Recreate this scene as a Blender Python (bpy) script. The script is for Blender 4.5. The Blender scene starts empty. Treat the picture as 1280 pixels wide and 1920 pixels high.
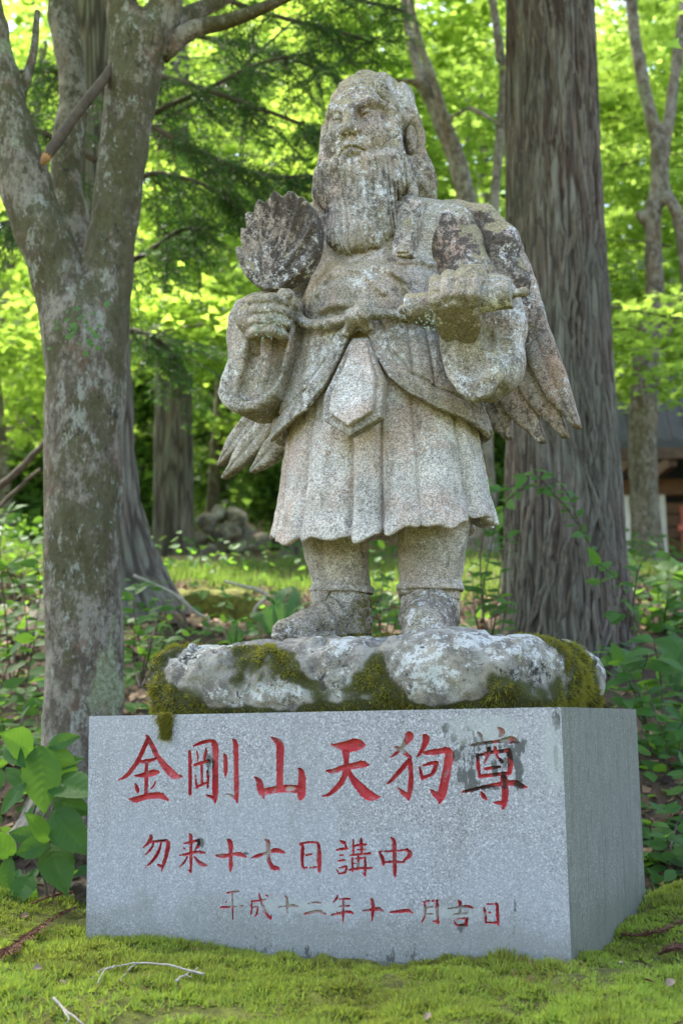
import bpy, math, random
import numpy as np
from mathutils import Vector, Matrix

random.seed(7)
RNG = np.random.default_rng(11)
scene = bpy.context.scene
col = scene.collection

# ------------------------------------------------------------------ camera
FPX, PITCH, ROLL, CZ = 2480.0, math.radians(9.092), math.radians(-0.905), 0.44
_cp, _sp, _cr, _sr = math.cos(PITCH), math.sin(PITCH), math.cos(ROLL), math.sin(ROLL)
_r0, _u0, FWD = Vector((1, 0, 0)), Vector((0, -_sp, _cp)), Vector((0, _cp, _sp))
RIGHT, UP = _cr * _r0 + _sr * _u0, _cr * _u0 - _sr * _r0
cam_data = bpy.data.cameras.new('camera')
cam = bpy.data.objects.new('camera', cam_data)
col.objects.link(cam)
cam_data.sensor_fit = 'HORIZONTAL'
cam_data.sensor_width = 24.0
cam_data.lens = 24.0 * FPX / 1280.0
cam_data.clip_start, cam_data.clip_end = 0.05, 400.0
cam_data.dof.use_dof = True
cam_data.dof.focus_distance = 2.72
cam_data.dof.aperture_fstop = 4.5
cam.matrix_world = Matrix(((RIGHT.x, UP.x, -FWD.x, 0), (RIGHT.y, UP.y, -FWD.y, 0),
                           (RIGHT.z, UP.z, -FWD.z, CZ), (0, 0, 0, 1)))
scene.camera = cam

# ------------------------------------------------------------------ light
SUN_EL, SUN_AZ = math.radians(60), math.radians(-42)    # azimuth from +Y towards +X: the sun stands behind the wood
world = bpy.data.worlds.new('World')
scene.world = world
world.use_nodes = True
_nt = world.node_tree
_sky = _nt.nodes.new('ShaderNodeTexSky')
_sky.sky_type = 'NISHITA'
_sky.sun_disc = False
_sky.sun_elevation = SUN_EL
_sky.sun_rotation = SUN_AZ
_sky.air_density, _sky.dust_density, _sky.ozone_density = 1.0, 2.5, 1.0
_bg = _nt.nodes['Background']
_bg.inputs['Strength'].default_value = 0.15
_nt.links.new(_sky.outputs[0], _bg.inputs['Color'])
sun_data = bpy.data.lights.new('sun', 'SUN')
sun_data.energy = 4.5
sun_data.angle = math.radians(5.0)     # a hazy sun: soft edges under the canopy
sun_data.color = (1.0, 0.95, 0.86)
sun = bpy.data.objects.new('sun', sun_data)
col.objects.link(sun)
_sd = Vector((math.sin(SUN_AZ) * math.cos(SUN_EL), math.cos(SUN_AZ) * math.cos(SUN_EL), math.sin(SUN_EL)))
sun.rotation_euler = (-_sd).to_track_quat('-Z', 'Y').to_euler()
sun.location = _sd * 60
vs = scene.view_settings
vs.view_transform, vs.look, vs.gamma, vs.exposure = 'Standard', 'None', 1.0, 2.5
vs.use_curve_mapping = False
scene.cycles.max_bounces = 8
scene.cycles.transparent_max_bounces = 8
scene.cycles.sample_clamp_indirect = 6.0
scene.cycles.use_denoising = True

# ------------------------------------------------------------------ helpers
def ray(px, py):
    X, Y = float(px) - 640.0, float(py) - 960.0
    a, b = _cr * X + _sr * Y, -_sr * X + _cr * Y
    return FPX * FWD + a * _r0 - b * _u0

def at(px, py, Y):
    d = ray(px, py)
    p = d * (Y / d.y)
    return np.array((p.x, p.y, p.z + CZ))

def on_plane(px, py, A, N, f=0.0):
    d = ray(px, py)
    d = np.array((d.x, d.y, d.z)); o = np.array((0, 0, CZ))
    t = (np.dot(A - o, N) + f) / np.dot(d, N)
    return o + d * t

def tag(o, label=None, cat=None, group=None, kind=None):
    if label: o['label'] = label
    if cat: o['category'] = cat
    if group: o['group'] = group
    if kind: o['kind'] = kind
    return o

def empty(name, loc=(0, 0, 0)):
    o = bpy.data.objects.new(name, None)
    o.empty_display_size = 0.1
    col.objects.link(o)
    o.location = loc
    return o

def _world_loc(o):
    v = Vector((0, 0, 0))
    while o is not None:
        v += o.location
        o = o.parent
    return v

def mesh_from(name, V, F, smooth=True):
    """V (n,3); F either (m,k) array or list of arrays of different widths"""
    me = bpy.data.meshes.new(name)
    V = np.ascontiguousarray(V, dtype=np.float32)
    Fs = F if isinstance(F, list) else [F]
    Fs = [np.asarray(f, dtype=np.int32) for f in Fs if len(f)]
    me.vertices.add(len(V)); me.vertices.foreach_set('co', V.ravel())
    nl = sum(f.size for f in Fs); nf = sum(len(f) for f in Fs)
    me.loops.add(nl); me.polygons.add(nf)
    me.loops.foreach_set('vertex_index', np.concatenate([f.ravel() for f in Fs]))
    st, k = [], 0
    for f in Fs:
        st.append(k + np.arange(len(f)) * f.shape[1]); k += f.size
    me.polygons.foreach_set('loop_start', np.concatenate(st).astype(np.int32))
    me.polygons.foreach_set('use_smooth', np.full(nf, smooth))
    me.update(calc_edges=True)
    me.validate()
    return me

def obj(name, me, mat=None, parent=None):
    o = bpy.data.objects.new(name, me)
    col.objects.link(o)
    if mat is not None and not me.materials:
        me.materials.append(mat)
    if parent is not None:
        o.parent = parent
        o.location = -_world_loc(parent)
    return o

def build(name, V, F, mat=None, parent=None, smooth=True):
    return obj(name, mesh_from(name, V, F, smooth), mat, parent)

def colour_attr(me, values, name='tint'):
    a = me.attributes.new(name, 'FLOAT', 'POINT')
    a.data.foreach_set('value', np.asarray(values, dtype=np.float32))

def frames(P):
    """parallel-transport frames along polyline"""
    P = np.asarray(P, float)
    T = np.gradient(P, axis=0); T /= np.linalg.norm(T, axis=1)[:, None] + 1e-12
    n = np.cross(T[0], (0.0, 0.0, 1.0))
    if np.linalg.norm(n) < 1e-3: n = np.cross(T[0], (0.0, 1.0, 0.0))
    N = [n / np.linalg.norm(n)]
    for i in range(1, len(P)):
        n = N[-1] - T[i] * np.dot(N[-1], T[i])
        N.append(n / np.linalg.norm(n))
    N = np.array(N); B = np.cross(T, N)
    return T, N, B

def spline(P, n):
    """Catmull-Rom through rows of P (any columns) -> n rows"""
    P = np.asarray(P, float)
    if len(P) == 2:
        t = np.linspace(0, 1, n)[:, None]
        return P[0] * (1 - t) + P[1] * t
    Q = np.vstack([2 * P[0] - P[1], P, 2 * P[-1] - P[-2]])
    s = np.linspace(0, len(P) - 1 - 1e-9, n); i = s.astype(int); u = (s - i)[:, None]
    a, b, c, d = Q[i], Q[i + 1], Q[i + 2], Q[i + 3]
    return 0.5 * ((2 * b) + (-a + c) * u + (2 * a - 5 * b + 4 * c - d) * u * u + (-a + 3 * b - 3 * c + d) * u ** 3)

def tube(P, R, seg=8, caps=True, prof=None):
    """tube along points P with radii R; prof(theta, i) multiplies the radius"""
    P = np.asarray(P, float); R = np.broadcast_to(np.asarray(R, float), (len(P),))
    T, N, B = frames(P)
    th = np.arange(seg) * 2 * math.pi / seg
    rr = R[:, None] * np.ones(seg)
    if prof is not None: rr = rr * prof(th[None, :], np.arange(len(P))[:, None])
    V = P[:, None, :] + rr[..., None] * (np.cos(th)[None, :, None] * N[:, None, :] + np.sin(th)[None, :, None] * B[:, None, :])
    V = V.reshape(-1, 3)
    i = np.arange(len(P) - 1)[:, None] * seg; j = np.arange(seg)[None, :]; k = (j + 1) % seg
    F = np.stack([i + j, i + k, i + seg + k, i + seg + j], -1).reshape(-1, 4)
    Fs = [F]
    if caps:
        n = len(V); V = np.vstack([V, P[0], P[-1]])
        e = (len(P) - 1) * seg; jj = np.arange(seg); kk = (jj + 1) % seg
        Fs.append(np.vstack([np.stack([kk, jj, np.full(seg, n)], -1), np.stack([e + jj, e + kk, np.full(seg, n + 1)], -1)]))
    return V, Fs

def join(parts):
    """[(V, [F..])...] -> V, [F3, F4]"""
    Vs, T, Q, k = [], [], [], 0
    for V, Fs in parts:
        for f in (Fs if isinstance(Fs, list) else [Fs]):
            f = np.asarray(f)
            if not len(f): continue
            (T if f.shape[1] == 3 else Q).append(f + k)
        Vs.append(V); k += len(V)
    out = []
    if T: out.append(np.vstack(T))
    if Q: out.append(np.vstack(Q))
    return np.vstack(Vs), out

# value noise on a lattice
_LAT = np.random.default_rng(5).random((64, 64, 64), dtype=np.float32)
def noise(p, freq=1.0, off=0.0):
    q = np.asarray(p, np.float32) * np.float32(freq) + np.float32(off) + 1000.0
    i = np.floor(q).astype(np.int32); f = q - i
    f = f * f * (3 - 2 * f)
    i &= 63; j = (i + 1) & 63
    x0, y0, z0 = i[..., 0], i[..., 1], i[..., 2]; x1, y1, z1 = j[..., 0], j[..., 1], j[..., 2]
    fx, fy, fz = f[..., 0], f[..., 1], f[..., 2]
    L = _LAT
    a = L[x0, y0, z0] * (1 - fx) + L[x1, y0, z0] * fx
    b = L[x0, y1, z0] * (1 - fx) + L[x1, y1, z0] * fx
    c = L[x0, y0, z1] * (1 - fx) + L[x1, y0, z1] * fx
    d = L[x0, y1, z1] * (1 - fx) + L[x1, y1, z1] * fx
    return ((a * (1 - fy) + b * fy) * (1 - fz) + (c * (1 - fy) + d * fy) * fz) * 2 - 1

def fbm(p, freq, octs=3, off=0.0):
    s, a = 0.0, 1.0
    for k in range(octs):
        s = s + a * noise(p, freq * 2 ** k, off + 17.3 * k); a *= 0.5
    return s

def smooth01(x, a, b):
    t = np.clip((x - a) / (b - a), 0, 1)
    return t * t * (3 - 2 * t)

# ---------------------------------------------------------------- SDF tools
def ell(p, c, r):
    q = (p - np.float32(c)) / np.float32(r)
    k0 = np.sqrt((q * q).sum(-1)); q2 = q / np.float32(r)
    k1 = np.sqrt((q2 * q2).sum(-1)) + 1e-6
    return k0 * (k0 - 1) / k1

def cap(p, a, b, ra, rb=None):
    rb = ra if rb is None else rb
    a = np.asarray(a, np.float32); b = np.asarray(b, np.float32); d = b - a
    q = p - a
    t = np.clip((q @ d) / max(float(d @ d), 1e-12), 0, 1)
    w = q - t[:, None] * d
    return np.sqrt((w * w).sum(-1)) - (ra + (rb - ra) * t)

def chain(p, pts, k=0.0):
    """tapered capsules through pts rows (x,y,z,r)"""
    d = None
    for a, b in zip(pts[:-1], pts[1:]):
        e = cap(p, a[:3], b[:3], a[3], b[3])
        d = e if d is None else (np.minimum(d, e) if k == 0 else smin(d, e, k))
    return d

def rbox(p, c, h, r, R=None):
    q = p - np.float32(c)
    if R is not None: q = q @ np.asarray(R, np.float32).T
    q = np.abs(q) - (np.float32(h) - r)
    return np.sqrt((np.maximum(q, 0) ** 2).sum(-1)) + np.minimum(q.max(-1), 0) - r

def smin(a, b, k):
    h = np.clip(0.5 + 0.5 * (b - a) / k, 0, 1)
    return b * (1 - h) + a * h - k * h * (1 - h)

def smax(a, b, k):
    return -smin(-a, -b, k)

def poly2(x, y, P):
    """signed distance to a closed polygon in 2-D"""
    P = np.asarray(P, np.float32); n = len(P)
    d = np.full(x.shape, 1e9, np.float32); s = np.ones(x.shape, np.float32)
    for i in range(n):
        j = (i - 1) % n
        ex, ey = P[j] - P[i]
        wx, wy = x - P[i, 0], y - P[i, 1]
        t = np.clip((wx * ex + wy * ey) / (ex * ex + ey * ey + 1e-12), 0, 1)
        bx, by = wx - ex * t, wy - ey * t
        d = np.minimum(d, bx * bx + by * by)
        c1 = y >= P[i, 1]; c2 = y < P[j, 1]; c3 = ex * wy > ey * wx
        fl = (c1 & c2 & c3) | (~c1 & ~c2 & ~c3)
        s = np.where(fl, -s, s)
    return s * np.sqrt(d)

def sdf_mesh(fn, lo, hi, h, B=6, slack=1.6):
    """surface nets over a sparse grid -> V, F(quads)"""
    lo = np.asarray(lo, float); hi = np.asarray(hi, float)
    nb = np.ceil((hi - lo) / (h * B)).astype(int)
    bx = np.stack(np.meshgrid(*[np.arange(n) for n in nb], indexing='ij'), -1).reshape(-1, 3)
    cc = lo + (bx + 0.5) * (h * B)
    dc = fn(cc.astype(np.float32))
    act = np.abs(dc) < h * B * 0.87 * slack + h
    D = np.repeat(np.repeat(np.repeat(np.where(dc < 0, -1.0, 1.0).astype(np.float32).reshape(nb), B, 0), B, 1), B, 2)
    ab = bx[act]
    off = np.stack(np.meshgrid(*[np.arange(B)] * 3, indexing='ij'), -1).reshape(-1, 3)
    for s in range(0, len(ab), 1500):
        idx = (ab[s:s + 1500, None, :] * B + off[None]).reshape(-1, 3)
        D[idx[:, 0], idx[:, 1], idx[:, 2]] = fn((lo + idx * h).astype(np.float32))
    D[0], D[-1] = 1, 1; D[:, 0], D[:, -1] = 1, 1; D[:, :, 0], D[:, :, -1] = 1, 1
    ins = D < 0
    c = [ins[a:ins.shape[0] - 1 + a, b:ins.shape[1] - 1 + b, e:ins.shape[2] - 1 + e] for a in (0, 1) for b in (0, 1) for e in (0, 1)]
    cnt = sum(x.astype(np.int8) for x in c)
    cell = np.argwhere((cnt > 0) & (cnt < 8))
    vid = np.full(cnt.shape, -1, np.int32); vid[tuple(cell.T)] = np.arange(len(cell))
    cor = np.array([(a, b, e) for a in (0, 1) for b in (0, 1) for e in (0, 1)])
    val = np.stack([D[tuple((cell + q).T)] for q in cor], -1)
    acc = np.zeros((len(cell), 3)); num = np.zeros(len(cell))
    for i in range(8):
        for j in range(i + 1, 8):
            if np.abs(cor[i] - cor[j]).sum() != 1: continue
            m = (val[:, i] < 0) != (val[:, j] < 0)
            t = np.divide(val[:, i], val[:, i] - val[:, j], out=np.zeros(len(cell)), where=m)
            acc += np.where(m[:, None], cor[i] + t[:, None] * (cor[j] - cor[i]), 0); num += m
    V = lo + (cell + acc / num[:, None]) * h
    Fq = []
    for ax in range(3):
        sl0 = [slice(None)] * 3; sl1 = [slice(None)] * 3
        sl0[ax] = slice(0, -1); sl1[ax] = slice(1, None)
        a, b = ins[tuple(sl0)], ins[tuple(sl1)]
        for sign in (True, False):
            e = np.argwhere((a != b) & (a == sign))
            u, v = (ax + 1) % 3, (ax + 2) % 3
            e = e[(e[:, u] > 0) & (e[:, v] > 0)]
            q = []
            for du, dv in ((1, 1), (0, 1), (0, 0), (1, 0)):
                g = e.copy(); g[:, u] -= du; g[:, v] -= dv
                q.append(vid[tuple(g.T)])
            q = np.stack(q if sign else q[::-1], -1)
            Fq.append(q[(q >= 0).all(1)])
    return V, np.vstack(Fq)
# ---------------------------------------------------------------- materials
class NT:
    def __init__(s, name):
        s.m = bpy.data.materials.new(name); s.m.use_nodes = True
        s.t = s.m.node_tree; s.n = s.t.nodes
        s.bsdf = s.n['Principled BSDF']; s.out = s.n['Material Output']
        s.bsdf.inputs['Specular IOR Level'].default_value = 0.3
        s._geo = None
    def node(s, typ, **kw):
        n = s.n.new(typ)
        for k, v in kw.items():
            if hasattr(n, k): setattr(n, k, v)
        return n
    def put(s, sock, v):
        if hasattr(v, 'is_linked') or isinstance(v, bpy.types.NodeSocket): s.t.links.new(v, sock)
        elif isinstance(v, (tuple, list)) and len(v) == 3 and sock.type == 'RGBA': sock.default_value = (*v, 1)
        else: sock.default_value = v
    def pos(s, scale=(1, 1, 1)):
        if s._geo is None: s._geo = s.node('ShaderNodeNewGeometry')
        if scale == (1, 1, 1): return s._geo.outputs['Position']
        m = s.node('ShaderNodeMapping'); s.put(m.inputs['Vector'], s._geo.outputs['Position']); m.inputs['Scale'].default_value = scale
        return m.outputs[0]
    def noise(s, scale, detail=4, rough=0.55, vec=None, dist=0.0):
        n = s.node('ShaderNodeTexNoise'); s.put(n.inputs['Vector'], s.pos() if vec is None else vec)
        n.inputs['Scale'].default_value = scale; n.inputs['Detail'].default_value = detail
        n.inputs['Roughness'].default_value = rough; n.inputs['Distortion'].default_value = dist
        return n.outputs['Fac']
    def vor(s, scale, vec=None, out='Distance', feature='F1'):
        n = s.node('ShaderNodeTexVoronoi'); n.feature = feature; s.put(n.inputs['Vector'], s.pos() if vec is None else vec)
        n.inputs['Scale'].default_value = scale
        return n.outputs[out]
    def ramp(s, fac, a, b):
        """smooth step from a to b"""
        n = s.node('ShaderNodeMapRange'); n.interpolation_type = 'SMOOTHSTEP'
        s.put(n.inputs['Value'], fac); n.inputs['From Min'].default_value = a; n.inputs['From Max'].default_value = b
        return n.outputs['Result']
    def lin(s, fac, a, b, c, d):
        n = s.node('ShaderNodeMapRange'); s.put(n.inputs['Value'], fac)
        for k, v in zip(('From Min', 'From Max', 'To Min', 'To Max'), (a, b, c, d)): n.inputs[k].default_value = v
        return n.outputs['Result']
    def mix(s, fac, a, b, mode='MIX'):
        n = s.node('ShaderNodeMix'); n.data_type = 'RGBA'; n.blend_type = mode
        s.put(n.inputs['Factor'], fac); s.put(n.inputs[6], a); s.put(n.inputs[7], b)
        return n.outputs[2]
    def math(s, op, a, b=0.0):
        n = s.node('ShaderNodeMath'); n.operation = op; s.put(n.inputs[0], a); s.put(n.inputs[1], b)
        return n.outputs[0]
    def attr(s, name):
        n = s.node('ShaderNodeAttribute'); n.attribute_name = name
        return n.outputs['Fac']
    def sep(s, vec, ax):
        n = s.node('ShaderNodeSeparateXYZ'); s.put(n.inputs[0], vec)
        return n.outputs[ax]
    def normal(s):
        s.pos(); return s._geo.outputs['Normal']
    def bump(s, h, strength=0.5, dist=0.004, prev=None):
        n = s.node('ShaderNodeBump'); n.inputs['Strength'].default_value = strength; n.inputs['Distance'].default_value = dist
        s.put(n.inputs['Height'], h)
        if prev is not None: s.put(n.inputs['Normal'], prev)
        return n.outputs[0]
    def done(s, colour, rough=0.85, nrm=None):
        s.put(s.bsdf.inputs['Base Color'], colour); s.put(s.bsdf.inputs['Roughness'], rough)
        if nrm is not None: s.put(s.bsdf.inputs['Normal'], nrm)
        return s.m

def stone_mat(name, base=(.33, .31, .275), dark=.5, tan=.5, pink=.3, pale=.5, seed=0.0, green=.25):
    """weathered granite: speckle, rusty bloom, dark and pale lichen, tan crust on the upward faces"""
    t = NT(name)
    off = t.node('ShaderNodeMapping'); t.put(off.inputs['Vector'], t.pos()); off.inputs['Location'].default_value = (seed, seed * .7, -seed)
    P = off.outputs[0]
    c = t.mix(t.ramp(t.noise(9, 5, .6, P), .35, .68), tuple(b * .74 for b in base), tuple(min(1, b * 1.16) for b in base))
    c = t.mix(t.math('MULTIPLY', t.ramp(t.noise(5, 5, .65, P, .4), .44, .62), pink), c, (.40, .235, .15))
    c = t.mix(t.math('MULTIPLY', t.ramp(t.noise(11, 5, .65, P), .46, .62), green), c, (.17, .15, .075))
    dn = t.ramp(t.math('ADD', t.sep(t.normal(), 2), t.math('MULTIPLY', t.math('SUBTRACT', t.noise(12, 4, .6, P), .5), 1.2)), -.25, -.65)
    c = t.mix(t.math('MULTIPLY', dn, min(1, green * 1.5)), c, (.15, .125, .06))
    sk = t.node('ShaderNodeMapping'); t.put(sk.inputs['Vector'], P); sk.inputs['Scale'].default_value = (1, 1, .09)
    c = t.mix(t.math('MULTIPLY', t.ramp(t.noise(26, 5, .65, sk.outputs[0]), .52, .66), .42), c, (.13, .098, .062))
    # lichens: broad cover, broken up at a finger's width
    big = t.noise(7, 5, .6, P, .3); mid = t.noise(55, 8, .82, P); mid2 = t.noise(70, 8, .82, off2(t, P))
    dk = t.math('ADD', t.math('MULTIPLY', big, .9), t.math('MULTIPLY', t.math('SUBTRACT', mid, .45), 1.7))
    c = t.mix(t.math('MULTIPLY', t.ramp(dk, .70 - .30 * dark, .80 - .28 * dark), min(1, .5 + .5 * dark)), c, t.mix(t.noise(20, 4, .6, P), (.045, .034, .026), (.085, .064, .048)))
    pl = t.math('ADD', t.noise(10, 5, .6, off2(t, P), .2), t.math('MULTIPLY', t.math('SUBTRACT', mid2, .47), 1.7))
    c = t.mix(t.math('MULTIPLY', t.ramp(pl, .74 - .20 * pale, .84 - .20 * pale), .9), c, (.54, .51, .45))
    up = t.ramp(t.math('ADD', t.sep(t.normal(), 2), t.math('MULTIPLY', t.math('SUBTRACT', t.noise(14, 6, .7, P), .5), 1.9)), .42, .54)
    c = t.mix(t.math('MULTIPLY', up, tan), c, t.mix(t.noise(30, 4, .6, P), (.20, .16, .08), (.33, .27, .155)))
    # grain
    sp = t.vor(430, P, 'Color')
    c = t.mix(.5, c, t.mix(1.0, c, t.mix(t.ramp(t.sep(sp, 0), .05, .95), (.3, .3, .3), (1.8, 1.8, 1.8)), 'MULTIPLY'))
    c = t.mix(t.math('MULTIPLY', t.ramp(t.noise(210, 3, .6, P), .58, .68), .7), c, (.05, .045, .04))
    h = t.math('ADD', t.math('MULTIPLY', t.noise(90, 5, .7, P), .8), t.math('MULTIPLY', t.noise(380, 3, .6, P), .45))
    return t.done(c, .92, t.bump(h, .8, .005))
def off2(t, P):
    m = t.node('ShaderNodeMapping'); t.put(m.inputs['Vector'], P); m.inputs['Location'].default_value = (3.7, 1.9, 5.1)
    return m.outputs[0]

def leaf_mat(name, c1, c2, trans, rough=.5, tmix=.55, spread=1.0):
    """two tints chosen by the 'tint' attribute; light goes through the blade"""
    t = NT(name)
    f = t.attr('tint')
    col_ = t.mix(f, c1, c2)
    t.done(col_, rough)
    t.bsdf.inputs['Specular IOR Level'].default_value = .18
    tr = t.node('ShaderNodeBsdfTranslucent')
    k = t.mix(f, tuple(x * .75 for x in trans), trans)
    t.put(tr.inputs['Color'], k)
    mx = t.node('ShaderNodeMixShader'); mx.inputs[0].default_value = tmix
    t.t.links.new(t.bsdf.outputs[0], mx.inputs[1]); t.t.links.new(tr.outputs[0], mx.inputs[2])
    t.t.links.new(mx.outputs[0], t.out.inputs['Surface'])
    return t.m

def plain(name, c, rough=.8, var=.25, scale=8, bump=.3, bd=.01):
    t = NT(name)
    n = t.noise(scale, 6, .65)
    cc = t.mix(t.ramp(n, .3, .7), tuple(x * (1 - var) for x in c), tuple(min(1, x * (1 + var)) for x in c))
    return t.done(cc, rough, t.bump(t.noise(scale * 6, 5, .6), bump, bd))

M = {}
M['maple_leaf'] = leaf_mat('maple_leaf', (.06, .12, .012), (.10, .16, .016), (.43, .62, .08), rough=.6, tmix=.62)
M['maple_leaf_far'] = leaf_mat('maple_leaf_far', (.06, .115, .014), (.10, .15, .02), (.43, .60, .11), rough=.6, tmix=.62)
M['shade_leaf'] = leaf_mat('shade_leaf', (.055, .115, .026), (.095, .165, .034), (.25, .42, .06), tmix=.48)  # darker leaf for the masses that stand in for deep shade
M['needle'] = leaf_mat('needle', (.018, .05, .014), (.04, .085, .018), (.08, .19, .03), tmix=.35)
M['shrub_leaf'] = leaf_mat('shrub_leaf', (.035, .095, .022), (.06, .14, .024), (.22, .42, .04), rough=.55, tmix=.42)
M['fern'] = leaf_mat('fern', (.05, .12, .045), (.09, .17, .05), (.2, .4, .08), tmix=.4)
M['grass'] = leaf_mat('grass', (.06, .10, .02), (.10, .15, .03), (.22, .34, .05), tmix=.4)
M['moss_blade'] = leaf_mat('moss_blade', (.15, .13, .028), (.255, .335, .048), (.45, .56, .065), rough=.75, tmix=.4)
M['rock_moss'] = leaf_mat('rock_moss', (.13, .105, .018), (.28, .26, .035), (.44, .41, .05), rough=.75, tmix=.38)

def maple_bark(name, seed=0.0, moss=.5):
    t = NT(name)
    mp = t.node('ShaderNodeMapping'); t.put(mp.inputs['Vector'], t.pos()); mp.inputs['Location'].default_value = (seed, seed, seed); mp.inputs['Scale'].default_value = (1, 1, .55)
    P = mp.outputs[0]
    hc = lambda sc, o=0, big=None, k=2.4, w=.9: t.math('ADD', t.lin(t.noise(sc, 8, .8, off2(t, P) if o else P), 0, 1, .5 - k / 2, .5 + k / 2), t.math('MULTIPLY', t.math('SUBTRACT', t.noise(big or sc * .3, 4, .6, P if o else off2(t, P)), .5), w))
    c = t.mix(t.ramp(hc(24), .3, .7), (.092, .07, .046), (.25, .215, .16))
    c = t.mix(t.math('MULTIPLY', t.ramp(hc(13, 1), .55, .75), .7), c, (.17, .098, .06))
    c = t.mix(t.math('MULTIPLY', t.ramp(hc(11, 0, 2.6, 2.2, 1.6), .48, .64), moss), c, t.mix(t.noise(60, 4, .7), (.035, .032, .010), (.095, .085, .025)))
    c = t.mix(t.math('MULTIPLY', t.ramp(hc(30, 1, 7.0), .67, .78), .8), c, (.30, .295, .235))
    c = t.mix(t.math('MULTIPLY', t.ramp(hc(16, 1, 3.6, 1.2, 2.6), .86, .94), .9), c, t.mix(t.ramp(t.noise(70, 5, .7), .4, .6), (.17, .18, .085), (.30, .31, .19)))
    c = t.mix(t.math('MULTIPLY', t.ramp(hc(60), .68, .8), .8), c, (.03, .026, .018))
    h = t.math('ADD', t.noise(30, 6, .65, P), t.math('MULTIPLY', t.noise(140, 4, .6, P), .4))
    return t.done(c, .9, t.bump(h, 1.0, .018))

def cedar_bark(name, seed=0.0, tone=1.0):
    t = NT(name)
    f = t.attr('ridge'); w = t.attr('ang')
    mp = t.node('ShaderNodeMapping'); t.put(mp.inputs['Vector'], t.pos()); mp.inputs['Location'].default_value = (seed, seed, seed); mp.inputs['Scale'].default_value = (1, 1, .12)
    P = mp.outputs[0]
    k = lambda v: tuple(x * tone for x in v)
    c = t.mix(t.ramp(t.noise(42, 5, .6, P), .38, .64), k((.10, .078, .060)), k((.19, .17, .135)))
    c = t.mix(t.math('MULTIPLY', t.ramp(t.noise(1.6, 4, .6), .45, .62), .55), c, k((.13, .135, .095)))
    c = t.mix(t.math('MULTIPLY', t.ramp(t.noise(26, 3, .6, P), .56, .66), .6), c, k((.15, .078, .052)))
    c = t.mix(t.math('MULTIPLY', t.ramp(f, .55, .25), .85), c, k((.04, .029, .022)))
    h = t.math('ADD', t.noise(90, 5, .65, P), t.math('MULTIPLY', t.noise(300, 3, .6), .15))
    return t.done(c, .92, t.bump(h, .9, .010))

M['maple_bark'] = maple_bark('maple_bark', 0.0, .8)
M['maple_bark_far'] = maple_bark('maple_bark_far', 3.1, .35)
M['cedar_bark'] = cedar_bark('cedar_bark', 0.0)
M['cedar_bark_far'] = cedar_bark('cedar_bark_far', 4.0, 1.05)
M['twig'] = plain('twig', (.075, .055, .038), .85, .3, 30, .4, .003)
M['dry_twig'] = plain('dry_twig', (.30, .265, .21), .8, .25, 60, .4, .002)
M['dry_cedar'] = plain('dry_cedar', (.13, .055, .028), .8, .4, 70, .5, .003)
M['dead_leaf'] = plain('dead_leaf', (.20, .12, .065), .75, .4, 50, .4, .002)
M['pale_leaf'] = plain('pale_leaf', (.22, .15, .10), .75, .3, 50, .4, .002)
M['lichen'] = plain('lichen', (.36, .42, .31), .9, .2, 80, .4, .002)
M['broken_wood'] = plain('broken_wood', (.32, .16, .06), .8, .3, 40, .5, .004)
M['roof_metal'] = plain('roof_metal', (.048, .046, .046), .55, .12, 6, .1, .004)
M['dark_wood'] = plain('dark_wood', (.085, .05, .03), .75, .25, 10, .3, .006)
M['brown_wood'] = plain('brown_wood', (.14, .075, .04), .75, .25, 10, .3, .006)
M['plaster'] = plain('plaster', (.62, .59, .54), .85, .08, 6, .15, .004)
M['red_paint_rail'] = plain('red_paint_rail', (.42, .09, .05), .6, .2, 12, .1, .003)
M['interior_shade'] = plain('interior_shade', (.03, .028, .026), .8, .15, 6, .1, .004)
M['wall_rock'] = stone_mat('wall_rock', (.2, .185, .165), .35, .3, .25, .55, 7.0, .5)

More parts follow.
